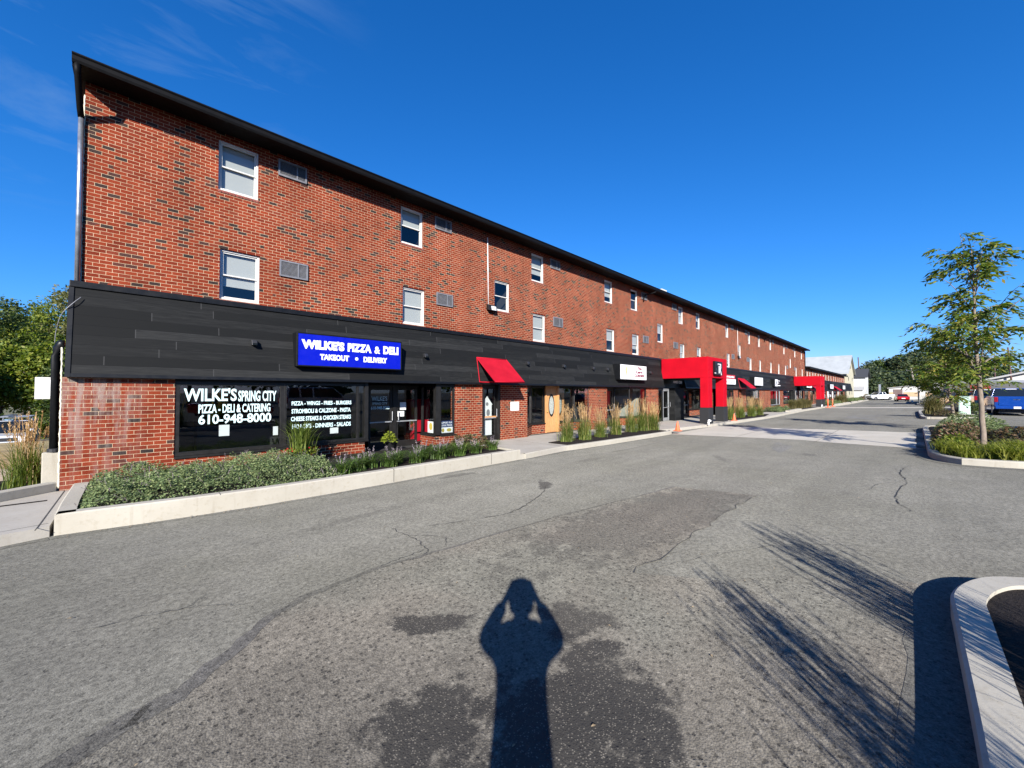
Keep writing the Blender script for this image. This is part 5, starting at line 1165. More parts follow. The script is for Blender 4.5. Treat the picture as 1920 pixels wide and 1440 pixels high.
n = 420; a = r.uniform(0, 6.28, n); q = np.sqrt(r.uniform(0, 1, n)); P = np.stack([q * np.cos(a) * .20, q * np.sin(a) * .2, .28 + .30 * (1 - q ** 2) * r.uniform(.2, 1, n)], 1); V, Q = leaves(P, np.stack([np.cos(a), np.sin(a), r.normal(.2, .5, n)], 1), np.stack([r.normal(0, .5, n), r.normal(0, .5, n), np.ones(n)], 1), r.uniform(.05, .09, n), r.uniform(.035, .06, n)); local(np_obj('foliage', V, Q, M['lime']), t)
# feather reed grasses
def make_reed(seed, H=1.42, nb=430, ns=40, spread=.10, tall=True):
    r = rs(seed); t = bpy.data.objects.new('feather_reed_grass', None); COL.objects.link(t)
    P = np.stack([r.normal(0, spread, nb), r.normal(0, spread, nb), np.zeros(nb)], 1); V, Q = blades(P, r.uniform(0, 6.28, nb), r.uniform(.26, .90, nb) * H / 1.42, r.uniform(.08, .52, nb), r.uniform(.010, .017, nb), r, 5, .35)
    local(np_obj('blades', V, Q, M['blade']), t)
    P = np.stack([r.normal(0, spread * .8, ns), r.normal(0, spread * .8, ns), np.zeros(ns)], 1); az = r.uniform(0, 6.28, ns); h = r.uniform(.66, 1.0, ns) * H; rc = r.uniform(.02, .30, ns)
    parts = [blades(P, az, h, rc, np.full(ns, .006), r, 4, .05, False)]
    for p, a, hh, q in zip(P, az, h, rc):
        m = 30; tt = r.uniform(.70, 1.02, m); C = np.stack([p[0] + math.cos(a) * q * tt ** 1.6, p[1] + math.sin(a) * q * tt ** 1.6, hh * tt], 1); w = .010 * np.sin((tt - .62) / .42 * np.pi).clip(.1, 1)
        C[:, :2] += r.normal(0, 1, (m, 2)) * w[:, None]; parts.append(leaves(C, np.stack([r.normal(0, .25, m), r.normal(0, .25, m), np.ones(m)], 1), r.normal(0, 1, (m, 3)), r.uniform(.035, .07, m), r.uniform(.006, .012, m)))
    V, Q = cat(parts); local(np_obj('plumes', V, Q, M['plume']), t); return t
rp_ = [make_reed(s) for s in (41, 42, 43)]
used_r = set()
def reed(i, x, y, z, sc, label, group):
    k = i % 3; o = rp_[k] if k not in used_r else copy_tree(rp_[k]); used_r.add(k); place(o, (x, y, z), rnd.uniform(0, 6.28), sc, label); o['category'] = 'grass clump'; o['kind'] = 'thing'; o['group'] = group; return o
for i, (x, y) in enumerate([(11.63, -2.12), (12.55, -2.25), (13.76, -2.2), (15.1, -2.1), (16.6, -2.0), (17.5, -2.1), (18.2, -2.3), (19.0, -2.5)]):
    if i < 6: reed(i, x, y, .17, (1.0, 1.02, .88, .95, 1.08, 1.12)[i], ORD[i] + ' feather reed grass in the bed before the oak door', 'feather reed grasses along the kerb')
    else: reed(i, min(x, 18.25), y + (.25 if i == 7 else 0), .17, .98, 'feather reed grass at the cone end of the oak door bed, ' + ('front one' if i == 6 else 'back one'), 'feather reed grasses along the kerb')
for i in range(7): reed(i, 29.0 + i * 1.22, -2.35 + .3 * (i % 2) - .12 * (i > 3), .17, rnd.uniform(1.0, 1.2), ORD[i] + ' tall plumed grass right of the nearer red portico', 'plumed grasses right of the first portico')
for i, (x, y) in enumerate([(-1.58, 1.55), (-2.35, 1.9)]): reed(i, x, y, .06, (1.08, .9)[i], ('plumed grass at the low side wall by the brick corner', 'smaller plumed grass at the left picture edge')[i], 'plumed grasses by the side wall')
for i, (x, y, s) in enumerate([(1.30, -12.55, 1.0), (3.05, -12.65, 1.04)]):
    o = place(make_reed(46 + i, 1.72, 620, 64, .17), (x, y, .42), i * 2.0, s, ('tall dense grass on the foreground island nearest the photographer', 'tall dense grass farther along the foreground island')[i]); o['category'] = 'grass clump'; o['kind'] = 'thing'; o['group'] = 'tall grasses on the foreground island'
def make_fountain(seed, n=900, R_=.9, H=1.0):
    r = rs(seed); t = bpy.data.objects.new('fountain_grass', None); COL.objects.link(t)
    P = np.stack([r.normal(0, .14, n), r.normal(0, .14, n), np.zeros(n)], 1); V, Q = blades(P, r.uniform(0, 6.28, n), r.uniform(.5, 1.05, n) * H, r.uniform(.1, .85, n) * R_, r.uniform(.010, .018, n), r, 5, .45); local(np_obj('blades', V, Q, M['olive']), t); return t
fp = [make_fountain(51), make_fountain(52)]
for i, (x, y, z, s, lab) in enumerate([(40.6, -12.1, .46, 1.35, 'round olive-brown grass mound on the second parking island'), (52.3, -1.75, .17, 1.05, 'olive grass mound left of the far red portico, nearest of the group'), (54.6, -1.9, .17, 1.1, 'olive grass mound in the middle of the bed before the far portico'), (57.4, -1.9, .17, 1.15, 'olive grass mound close to the far red portico'), (60, -2.0, .17, 1.0, 'last olive grass mound touching the far red portico'), (88, -2.1, .17, 1.5, 'tan grass mound in the kerbside bed beyond the far portico'), (91.5, -2.2, .17, 1.4, 'second tan grass mound in the bed beyond the far portico')]):
    o = fp[i] if i < 2 else copy_tree(fp[i % 2]); place(o, (x, y, z), i, s, lab); o['category'] = 'grass clump'; o['kind'] = 'thing'; o['group'] = 'rounded grass mounds'
# island planting
def make_hako(seed):
    r = rs(seed); n = 260; t = bpy.data.objects.new('golden_grass', None); COL.objects.link(t); P = np.stack([r.normal(0, .12, n), r.normal(0, .12, n), np.zeros(n)], 1)
    V, Q = blades(P, r.uniform(0, 6.28, n), r.uniform(.16, .34, n), r.uniform(.12, .42, n), r.uniform(.014, .026, n), r, 4, .9); local(np_obj('blades', V, Q, M['hako']), t); return t
hp = [make_hako(61), make_hako(62)]; k = 0
hs_ = [(14.75, -12.1), (14.75, -12.7), (14.8, -13.3), (14.9, -13.9), (15.3, -11.95), (15.35, -12.55), (15.4, -13.1), (15.45, -13.7), (15.95, -11.85), (16.0, -12.9), (16.05, -13.5), (16.6, -13.2), (15.9, -14.2), (16.6, -13.9)]
for i, (x, y) in enumerate(hs_):
    o = hp[i] if i < 2 else copy_tree(hp[i % 2]); place(o, (x, y, gz(y) + .12), i * 1.3, rnd.uniform(.95, 1.2), 'yellow-green golden grass clump around the foot of the nearer street tree'); o['category'] = 'grass clump'; o['kind'] = 'thing'; o['group'] = 'golden grass on the nearer island'
shrub('shrub', 'rust-headed shrub left of the street tree trunk on the nearer island', 17.6, -12.0, .40, .9, .45, .62, 2300, 71, 'hydr', .085)
shrub('shrub', 'green leafy shrub at the kerb below the rust-headed shrub', 16.3, -11.95, .40, .55, .35, .45, 1300, 72, 'lf_mid', .08)
shrub('shrub', 'dark bronze shrub right behind the street tree trunk', 18.4, -13.4, .44, 1.0, .9, .62, 2600, 73, 'sedum', .085)
shrub('shrub', 'rust-brown shrub in the middle of the nearer island', 19.8, -12.2, .42, 1.0, .6, .65, 2200, 74, 'hydr', .085)
shrub('shrub', 'grey-green spreading shrub filling the island middle', 22.2, -12.6, .42, 1.5, .9, .72, 3200, 75, 'catmint', .07)
shrub('shrub', 'grey-green spreading shrub at the far end of the nearer island', 24.8, -12.8, .42, 1.6, 1.0, .78, 3200, 76, 'catmint', .07)
shrub('shrub', 'dark low bush beside the mint cabinet', 44.0, -14.0, .4, .8, .6, 1.0, 1800, 77, 'lf_dark', .09)
shrub('shrub', 'low dark bush at the front of the second island', 38.6, -12.6, .4, .7, .6, .5, 1000, 78, 'sedum', .09)

# ------------------------------------------------------------------ street trees
def street_tree(name, label, x, y, z, H, seed, R0=1.3, zb=1.9, nbr=44, lpb=62, L_=.125, lean=(0, 0)):
    r = rs(seed); t = thing(name, label, 'tree', (x, y, z), 'young street trees on the islands'); b = MB()
    tp = [(0, 0, 0), (lean[0] * .3 + .01, lean[1] * .3, H * .2), (lean[0] * .7 - .02, lean[1] * .7 + .02, H * .45), (lean[0], lean[1], H * .70), (lean[0] + .08, lean[1] + .03, H * .93)]
    tp = smooth_poly(tp, 4, .006); n = len(tp); b.tube(tp, [.060 * (1 - i / n) ** .8 + .005 for i in range(n)], 9)
    tr = lbuild(b, 'trunk', M['bark'], t, smooth=True)
    lb = MB(); parts = []
    def spray(C0, az, Lt, m):      # a drooping twig of paired leaflets
        s = np.linspace(.05, 1, m); g_ = r.uniform(-.2, .75); C = np.stack([C0[0] + np.cos(az) * Lt * s, C0[1] + np.sin(az) * Lt * s, C0[2] + Lt * (g_ * s - .75 * s * s)], 1) + r.normal(0, .012, (m, 3))
        side = np.where(np.arange(m) % 2 == 0, 1, -1) * r.uniform(.5, 1.1, m); aa = az + side
        D = np.stack([np.cos(aa), np.sin(aa), r.uniform(-1.1, .15, m)], 1); N = np.stack([r.normal(0, .7, m), r.normal(0, .7, m), np.ones(m)], 1); Ln = r.uniform(.75, 1.2, m) * L_
        parts.append(leaves(C, D, N, Ln, Ln * r.uniform(.30, .42, m)))
    for i in range(nbr):
        f = (i + r.uniform(0, 1)) / nbr; zz = zb + (H * .93 - zb) * f ** 1.05; px = np.interp(zz, [p[2] for p in tp], [p[0] for p in tp]); py = np.interp(zz, [p[2] for p in tp], [p[1] for p in tp])
        a = i * 2.4 + r.normal(0, .45); hump = (.55 + .55 * math.sin(min(f * 1.25 + .2, 1) * math.pi)) * (1 - f * .30) * r.uniform(.40, 1.25)
        Lb = R0 * hump; up = r.uniform(.75, 1.7); m = 7; pts = []
        for q in range(m + 1):
            s = q / m; pts.append((px + math.cos(a + .25 * s * math.sin(i)) * Lb * s, py + math.sin(a + .25 * s * math.sin(i)) * Lb * s, zz + Lb * (up * s - (.35 + .35 * (1 - f)) * s * s) + r.normal(0, .012)))
        lb.tube(pts, [.015 * (1 - q / (m + 1)) * (1 - .5 * f) + .0025 for q in range(m + 1)], 5)
        ns = max(4, int(lpb / 9 * (.5 + Lb / R0)))
        for k in range(ns):
            s = r.uniform(.10, 1.0) if k else 1.0; C0 = [np.interp(s, np.linspace(0, 1, m + 1), [p[j] for p in pts]) for j in range(3)]
            spray(C0, a + r.normal(0, 1.0) * (1.15 - .6 * s), r.uniform(.22, .46) * (R0 / 1.4), int(r.randint(8, 13)))
    for k in range(7): spray((tp[-1][0], tp[-1][1], tp[-1][2] - .05 * k), k * .9, .3, 9)
    for k in range(3):      # leaders that outgrow the crown
        a = 1.3 + k * 2.2; zz = H * (.66 + .07 * k); pts = [(tp[-1][0] * .5 + math.cos(a) * .28 * s, tp[-1][1] * .5 + math.sin(a) * .28 * s, zz + (H * (1.02 - .05 * k) - zz) * s) for s in (0, .35, .7, 1)]
        lb.tube(pts, [.014, .010, .006, .003], 5)
        for q in range(5): s = .45 + .13 * q; spray([np.interp(s, (0, .35, .7, 1), [p[j] for p in pts]) for j in range(3)], a + q * 2.1, .26, 8)
    lbuild(lb, 'limbs', M['bark'], t, smooth=True); V, Q = cat(parts); local(np_obj('crown', V, Q, M['lf_tree']), t); return t
street_tree('street_tree', 'taller young street tree with a thin trunk standing in yellow-green grass', 16.86, -12.5, .40, 6.05, 81, 1.42, 1.85, 44, 84, .165, (.02, .10))
street_tree('street_tree', 'shorter young street tree at the far end of the nearer island', 27.0, -12.45, .42, 4.75, 82, 1.42, 1.1, 42, 100, .19, (-.05, .25))
street_tree('street_tree', 'small street tree on the distant island beyond the mint cabinet', 80.5, -12.5, .42, 5.0, 83, 1.9, 1.6, 40, 60, .3)

# ------------------------------------------------------------------ big trees
def big_tree(x, y, z, H, Rc, seed, mat, label, leaf=.42, n=4200, group=None, name='tree', trunk=.3):
    r = rs(seed); t = thing(name, label, 'tree', (x, y, z), group); b = MB(); hb = H * .28
    b.tube([(0, 0, 0), (.1, .05, H * .2), (-.05, .1, H * .5), (.1, 0, H * .8)], [trunk, trunk * .8, trunk * .5, .05], 8); 
    lobes = []
    for i in range(11):
        f = r.uniform(0, 1) ** .8; a = r.uniform(0, 6.28); zz = hb + (H - hb) * f * .92; rr = Rc * (1 - .62 * f ** 1.6) * r.uniform(.35, .85); s = Rc * r.uniform(.30, .52) * (1 - .3 * f)
        lobes.append((rr * math.cos(a), rr * math.sin(a), zz, s))
    lobes.append((0, 0, H - Rc * .35, Rc * .42)); lobes.append((.2, -.2, H * .62, Rc * .6))
    for lx, ly, lz, s in lobes[:8]: b.tube([(0, 0, min(lz * .6, H * .5)), (lx * .5, ly * .5, lz * .82), (lx, ly, lz)], [trunk * .35, trunk * .2, .03], 5)
    lbuild(b, 'trunk', M['barkdark'], t, smooth=True)
    w = np.array([s ** 2 for *_, s in lobes]); w /= w.sum(); idx = r.choice(len(lobes), n, p=w); Lb = np.array(lobes)[idx]
    d = unit(r.normal(0, 1, (n, 3))); rad = r.uniform(.35, 1.0, n) ** .45 * (1 + .25 * np.sin(d[:, 0] * 5 + idx) * np.sin(d[:, 1] * 6 + idx * 2) + r.normal(0, .06, n))
    P = Lb[:, :3] + d * (Lb[:, 3] * rad)[:, None] * np.array([1.1, 1.1, .85]); D = unit(d + r.normal(0, .7, (n, 3)) + np.array([0, 0, -.35])); N = d * .7 + r.normal(0, .5, (n, 3)) + np.array([0, 0, .5])
    Ln = r.uniform(.6, 1.4, n) * leaf; V, Q = leaves(P, D, N, Ln, Ln * r.uniform(.5, .8, n)); local(np_obj('crown', V, Q, M[mat]), t); return t
G_ = 'trees behind the building at its left end'
for i, (x, y, H, Rc, mat, lab) in enumerate([
    (-14.6, 66.9, 15.5, 6.5, 'lf_dark', 'dark evergreen-toned tree cut by the left picture edge'), (-13.9, 76, 17.5, 6.0, 'lf_dark', 'tall dark tree at the far left of the tree belt'),
    (-12.8, 88, 18.0, 6.0, 'lf_dark', 'dark tree behind the bright ones, second from the left picture edge'), (-9.6, 68, 13.0, 5.5, 'lf_mid', 'bright yellow-green tree in the middle of the left tree belt'),
    (-12.6, 96, 20, 6.5, 'lf_dark', 'dark tall tree in the middle rear of the left tree belt'), (-9.0, 84, 19.5, 6.0, 'lf_mid', 'tall bright green tree behind the left tree belt'),
    (-6.3, 74, 19.8, 5.0, 'lf_tan', 'pale tan-green tree rising beside the black fascia end'), (-4.0, 86, 21.0, 6.0, 'lf_dark', 'dark tree rising behind the pale tan-green tree'),
    (-10.0, 54, 9.0, 4.2, 'lf_mid', 'low bright green tree above the parked white van'), (-6.6, 54, 9.2, 4.0, 'lf_mid', 'low yellow-green tree left of the white electrical box'),
    (-4.6, 50, 8.0, 3.2, 'lf_dark', 'dark low tree directly behind the white electrical box'), (-13.0, 50, 8.0, 4.0, 'lf_dark', 'dark low tree at the left edge behind the van'),
    (-16.5, 56, 12, 5, 'lf_mid', 'bright tree just outside the left edge of the tree belt'), (-2.2, 60, 13.0, 5.0, 'lf_dark', 'dark tree half hidden by the brick corner')]):
    big_tree(x, y, -2.4, H, Rc, 100 + i, mat, lab, .34, 9000, G_)
for i, (x, y) in enumerate([(-12, 46.5), (-9.5, 47.2), (-7.2, 46.8), (-5.2, 46.5), (-3.4, 46)]):
    shrub('bush', ORD[i] + ' dark bush at the foot of the left tree belt', x, y, -2.4, 1.7, 1.3, 2.0 + .5 * (i % 2), 1500, 130 + i, 'lf_dark' if i % 2 else 'lf_mid', .28, 'bush', 'bushes below the left trees')
Gf = 'trees on the rise beyond the far buildings'
far = [(286.0, 14, 15.5, 6), (296, 8, 18.5, 8), (287, 3.5, 15.5, 7), (315.5, 3, 20.5, 9), (333, 0.5, 22.5, 10), (317, -5, 22.5, 10), (334, -8, 26, 11), (332, -12.5, 27.5, 11), (352, -18, 30.5, 12), (365, -24, 29.5, 12), (380, -31.5, 28, 12), (388, -38.5, 25.5, 11), (411, -47, 23.5, 11), (434, -56, 20, 10), (459, -66, 18, 11), (232, 1.5, 8, 5), (228, -3, 6.8, 4.5), (243, -9, 10, 6), (250, -14, 11, 6), (262, -22, 12, 7), (480, -78, 18, 12), (500, -92, 17, 12), (275, 9, 12, 6), (300, -4, 14, 7), (306, -11, 16, 8), (318, -18, 17, 8), (330, -26, 18, 9)]
for i, (x, y, H, Rc) in enumerate(far): big_tree(x, y, -.5, H, Rc, 200 + i, 'lf_far' if i % 3 else 'lf_dark', 'distant dark green tree in the wooded rise beyond the far buildings', 1.25, 2300, Gf, trunk=.5)
for i, (x, y) in enumerate([(192, 4.0), (206, 1.0), (185, 0.5), (212, -4)]): big_tree(x, y, -.4, (9.5, 11, 7, 9)[i], 4.2, 250 + i, 'lf_far', 'mid-distance tree between the white house and the warehouse', .8, 2200, 'trees between the house and the warehouse')

# ------------------------------------------------------------------ vehicles
def arc(cx, cz, r, a0, a1, n=9): return [(cx + r * math.cos(R(a0 + (a1 - a0) * i / n)), cz + r * math.sin(R(a0 + (a1 - a0) * i / n))) for i in range(n + 1)]
def shell(b, prof, W, inset=.05, edge=.07, mi=0):
    cx = sum(p[0] for p in prof) / len(prof); cz = sum(p[1] for p in prof) / len(prof)
    def shr(k): return [(p[0] - math.copysign(min(abs(p[0] - cx), k), p[0] - cx), p[1] - (k * .7 if p[1] > cz else 0)) for p in prof]
    rings = [(-W / 2, shr(inset)), (-W / 2 + edge * .35, shr(inset * .35)), (-W / 2 + edge, prof), (W / 2 - edge, prof), (W / 2 - edge * .35, shr(inset * .35)), (W / 2, shr(inset))]
    k = len(b.v); n = len(prof)
    for y, pr in rings: b.v += [(p[0], y, p[1]) for p in pr]
    for i in range(len(rings) - 1):
        for j in range(n): b.f.append((k + i * n + j, k + i * n + (j + 1) % n, k + (i + 1) * n + (j + 1) % n, k + (i + 1) * n + j)); b.mi.append(mi)
    b.f.append(tuple(k + j for j in range(n))); b.mi.append(mi); b.f.append(tuple(k + (len(rings) - 1) * n + j for j in range(n))[::-1]); b.mi.append(mi)
def wheel(t, x, y, r, w):
    b = MB(); s = 1 if y > 0 else -1
    b.lathe((0, 0, 0), [(r * .62, 0), (r * .93, 0), (r, .03), (r, w - .03), (r * .93, w), (r * .62, w)], 28); b.xf(Matrix.Translation((x, y - s * w if s > 0 else y + w, r)) @ Matrix.Rotation(R(-90 if s > 0 else 90), 4, 'X'))
    o = lbuild(b, 'wheel', M['tyre'], t, smooth=False, uv=False)
    b = MB(); b.lathe((0, 0, 0), [(.05, 0), (r * .55, .02), (r * .64, .0), (r * .64, .05), (r * .5, .06)][::-1], 28)
    for k in range(5):
        a = k * 2 * math.pi / 5; b.hexa([(math.cos(a) * .05 - math.sin(a) * .03, math.sin(a) * .05 + math.cos(a) * .03, -.012), (math.cos(a) * .05 + math.sin(a) * .03, math.sin(a) * .05 - math.cos(a) * .03, -.012), (math.cos(a) * r * .6 + math.sin(a) * .02, math.sin(a) * r * .6 - math.cos(a) * .02, -.012), (math.cos(a) * r * .6 - math.sin(a) * .02, math.sin(a) * r * .6 + math.cos(a) * .02, -.012), (math.cos(a) * .05 - math.sin(a) * .03, math.sin(a) * .05 + math.cos(a) * .03, .01), (math.cos(a) * .05 + math.sin(a) * .03, math.sin(a) * .05 - math.cos(a) * .03, .01), (math.cos(a) * r * .6 + math.sin(a) * .02, math.sin(a) * r * .6 - math.cos(a) * .02, .01), (math.cos(a) * r * .6 - math.sin(a) * .02, math.sin(a) * r * .6 + math.cos(a) * .02, .01)])
    b.xf(Matrix.Translation((x, y - s * .03, r)) @ Matrix.Rotation(R(-90 if s > 0 else 90), 4, 'X')); b.xf(Matrix.Identity(4)); lbuild(b, 'rim', M['rim'], o, uv=False)
def vehicle(kind, label, paintm, loc, rz, cat_, name='parked_car', group=None, rack=False):
    t = thing(name, label, cat_, loc, group, rz); pm = M[paintm]
    if kind == 'pickup':
        Ln, W, zr = 5.9, 2.02, 1.94; wr = .40; wx = (1.22, 4.88); belt = 1.38
        low = [(0, .56), (.0, 1.38), (2.1, 1.40), (4.15, 1.38), (4.4, 1.30), (5.62, 1.18), (5.86, 1.02), (5.92, .60), (5.80, .42)]
        cab = [(2.12, belt), (2.32, zr), (3.55, zr), (4.28, belt)]
    elif kind == 'van':
        Ln, W, zr = 5.4, 2.0, 2.05; wr = .36; wx = (1.05, 4.45); belt = 1.25
        low = [(0, .5), (.0, 1.25), (3.9, 1.25), (4.4, 1.15), (5.15, 1.02), (5.36, .85), (5.4, .5), (5.3, .38)]
        cab = [(.03, belt), (.10, zr), (3.45, zr), (4.35, belt)]
    elif kind == 'suv':
        Ln, W, zr = 4.7, 1.9, 1.72; wr = .36; wx = (.95, 3.75); belt = 1.10
        low = [(.05, .50), (.0, .80), (.10, 1.10), (3.3, 1.12), (3.55, 1.06), (4.45, .95), (4.66, .78), (4.70, .45), (4.55, .32)]
        cab = [(.15, belt), (.62, zr - .02), (2.2, zr), (3.32, belt)]
    else:
        Ln, W, zr = 4.6, 1.8, 1.45; wr = .33; wx = (.95, 3.65); belt = .95
        low = [(.05, .45), (.0, .75), (.10, .97), (1.0, .97), (3.2, .95), (4.35, .80), (4.56, .62), (4.60, .40), (4.45, .25)]
        cab = [(.75, belt), (1.45, zr), (2.45, zr), (3.35, belt)]
    zb = low[0][1] if kind != 'pickup' else .42; ar = wr + .07
    prof = low[:] + [(wx[1] + ar, .34)] + arc(wx[1], wr, ar, 0, 180) + [(wx[1] - ar, .34), (wx[0] + ar, .34)] + arc(wx[0], wr, ar, 0, 180) + [(wx[0] - ar, .36)]
    b = MB(); shell(b, prof, W); lbuild(b, 'body', pm, t, bevel=.02, uv=False)
    ti = .22 if kind != 'van' else .10
    wy0, wy1 = W / 2 - .06, W / 2 - ti
    C = [(cab[0][0], belt, wy0), (cab[1][0], cab[1][1], wy1), (cab[2][0], cab[2][1], wy1), (cab[3][0], belt, wy0)]
    b = MB()
    for sgn in (-1, 1): b.poly([(x, sgn * (y - .012), z - .004) for x, z, y in C][::sgn])
    for p, q in ((C[0], C[1]), (C[3], C[2])): b.quad((p[0], -p[2], p[1]), (p[0], p[2], p[1]), (q[0], q[2], q[1] - .004), (q[0], -q[2], q[1] - .004))
    lbuild(b, 'windows', M['carglass'], t, uv=False)
    b = MB(); ov = .0
    b.hexa([(C[1][0] - .02, -wy1 - .01, zr - .06), (C[2][0] + .04, -wy1 - .01, zr - .06), (C[2][0] + .04, wy1 + .01, zr - .06), (C[1][0] - .02, wy1 + .01, zr - .06), (C[1][0] + .06, -wy1 + .08, zr + .03), (C[2][0] - .08, -wy1 + .08, zr + .03), (C[2][0] - .08, wy1 - .08, zr + .03), (C[1][0] + .06, wy1 - .08, zr + .03)])
    for sgn in (-1, 1):
        segs = [((C[0][0], C[0][1], C[0][2]), (C[1][0], C[1][1], C[1][2]), .07), ((C[3][0], C[3][1], C[3][2]), (C[2][0], C[2][1], C[2][2]), .05)]
        mx_ = C[1][0] + (C[2][0] - C[1][0]) * .52; segs.append(((mx_ + .05, belt, wy0), (mx_, zr, wy1), .055))
        if kind in ('van', 'suv'): segs.append(((C[0][0] + .9, belt, wy0), (C[1][0] + .75, zr, wy1), .07))
        for p, q, w in segs: b.hexa([(p[0] - w, sgn * (p[2] + .006), p[1]), (p[0] + w, sgn * (p[2] + .006), p[1]), (p[0] + w, sgn * (p[2] - .03), p[1]), (p[0] - w, sgn * (p[2] - .03), p[1]), (q[0] - w, sgn * (q[2] + .006), q[1]), (q[0] + w, sgn * (q[2] + .006), q[1]), (q[0] + w, sgn * (q[2] - .03), q[1]), (q[0] - w, sgn * (q[2] - .03), q[1])])
    lbuild(b, 'roof', pm, t, bevel=.015, uv=False)
    for x in wx:
        for s in (-1, 1): wheel(t, x, s * (W / 2 - .03), wr, .24)
    b = MB(); b.box(.35, Ln - .35, -W / 2 + .25, W / 2 - .25, .22, .5); lbuild(b, 'underbody', M['plastic'], t, uv=False)
    for s in (-1, 1):
        b = MB(); zl = {'pickup': (.98, 1.34), 'van': (.85, 1.25), 'suv': (.84, 1.08), 'sedan': (.72, .92)}[kind]
        b.box(-.02, .10, s * (W / 2 - .005) - (.17 if s > 0 else 0), s * (W / 2 - .005) + (.17 if s < 0 else 0), *zl); lbuild(b, 'tail_lamp', M['lens_red'], t, bevel=.015, uv=False)
        b = MB(); zh = {'pickup': (.86, 1.08), 'van': (.78, .96), 'suv': (.70, .88), 'sedan': (.60, .74)}[kind]
        b.box(Ln - .28, Ln - .005, s * (W / 2 - .03) - (.38 if s > 0 else 0), s * (W / 2 - .03) + (.38 if s < 0 else 0), *zh); lbuild(b, 'headlight', M['lens_clear'], t, bevel=.03, uv=False)
        b = MB(); xm = C[3][0] - .25; b.box(xm - .06, xm + .08, s * (wy0 + .16) - .10, s * (wy0 + .16) + .10, belt + .02, belt + .20); lbuild(b, 'mirror', pm if kind != 'pickup' else M['plastic'], t, bevel=.03, uv=False)
    b = MB(); b.box(Ln - .08, Ln + .012, -.55, .55, .62, .88) if kind in ('pickup', 'van') else b.box(Ln - .08, Ln + .012, -.45, .45, .45, .66); lbuild(b, 'grille', M['plastic'], t, bevel=.01, uv=False)
    if kind == 'pickup':
        b = MB(); b.box(-.025, .0, -W / 2 + .20, W / 2 - .20, .72, 1.36); lbuild(b, 'tailgate', pm, t, bevel=.02, uv=False)
        b = MB(); b.box(-.032, -.026, -.16, .16, 1.13, 1.18); lbuild(b, 'badge', M['chrome'], t, uv=False)
        b = MB(); b.box(-.16, .05, -W / 2 + .04, W / 2 - .04, .50, .68); lbuild(b, 'bumper', pm, t, bevel=.03, uv=False)
        b = MB(); b.box(-.175, -.16, -.16, .16, .53, .67); lbuild(b, 'number_plate', M['signwhite'], t, uv=False)
        b = MB(); b.box(C[1][0] - .05, C[1][0] + .02, -.25, .25, zr - .05, zr + .0); lbuild(b, 'brake_lamp', M['lens_clear'], t, uv=False)
    else:
        b = MB(); b.box(-.02, .06, -.26, .26, .55, .68); lbuild(b, 'number_plate', M['signwhite'], t, uv=False)
    if rack:
        b = MB()
        for x in (.5, 1.8, 3.1):
            b.tube([(x, -.85, zr), (x, -.85, zr + .30), (x, .85, zr + .30), (x, .85, zr)], .025, 6)
        for y in (-.85, .85): b.tube([(.2, y, zr + .30), (3.6, y, zr + .30)], .025, 6)
        b.box(.2, 3.9, -.5, -.1, zr + .33, zr + .42); lbuild(b, 'roof_rack', M['galv'], t, uv=False)
    return t
vehicle('pickup', 'bright blue pickup truck seen from behind with a white number plate', 'p_blue', (44.4, -16.15, .33), 0, 'pickup truck', 'pickup_truck')
vehicle('pickup', 'dark teal pickup truck parked ahead of the blue one', 'p_teal', (54.3, -15.9, .33), 0, 'pickup truck', 'pickup_truck')
vehicle('suv', 'black car at the right picture edge showing only its front corner', 'p_black', (28.0, -19.35, .33), R(90), 'car')
vehicle('sedan', 'small red car parked far down the drive before the warehouse', 'p_red', (109, -9.6, .2), R(8), 'car')
vehicle('pickup', 'white pickup truck parked sideways far down the drive', 'p_white', (138.9, -7.0, .1), R(135), 'pickup truck', 'pickup_truck')
vehicle('van', 'white van with a roof rack below the trees at the left picture edge', 'p_white', (-6.9, 41.5, -2.3), R(-90), 'van', 'parked_van', rack=True)
vehicle('sedan', 'red car across the lot mirrored in the left deli window', 'p_red', (2.4, -20.6, .33), R(4), 'car')
vehicle('van', 'white van across the lot mirrored in the left deli window', 'p_white', (8.2, -22.5, .33), R(-3), 'van', 'parked_van')
vehicle('suv', 'silver car parked before the grey store left of the cabinet', 'p_silver', (66, -17.5, .33), R(12), 'car')
vehicle('suv', 'dark red car parked deep in the lot before the grey store', 'p_red', (77, -16.4, .33), R(170), 'car')

# ------------------------------------------------------------------ small street things
def cone(x, y, label):
    t = thing('traffic_cone', label, 'traffic cone', (x, y, .152), 'orange traffic cones')
    b = MB(); b.lathe((0, 0, 0), [(.125, .03), (.118, .035), (.03, .44), (.022, .46), (.012, .462)], 22); lbuild(b, 'body', M['cone'], t, smooth=True)
    b = MB(); b.box(-.16, .16, -.16, .16, 0, .03); lbuild(b, 'base', M['cone'], t, bevel=.01)
cone(18.75, -3.25, 'orange traffic cone on the pavement before the nearer red portico'); cone(28.1, -2.98, 'orange traffic cone beside the grasses right of the nearer portico')
for x, y, lab in ((23.55, -2.98, 'white plastic vent elbow at the foot of the nearer portico column'), (62.6, -2.95, 'white plastic vent elbow at the foot of the farther portico column')):
    t = thing('vent_pipe', lab, 'pipe', (x, y, .15)); b = MB(); b.tube(smooth_poly([(0, 0, 0), (0, 0, .16), (.03, 0, .24), (.11, -.02, .25), (.16, -.03, .22)], 3), .055, 12); lbuild(b, 'pipe', M['pvc'], t, smooth=True)
    b = MB(); b.tube([(.15, -.03, .225), (.175, -.032, .21)], .066, 12); lbuild(b, 'collar', M['pvc'], t, smooth=True)
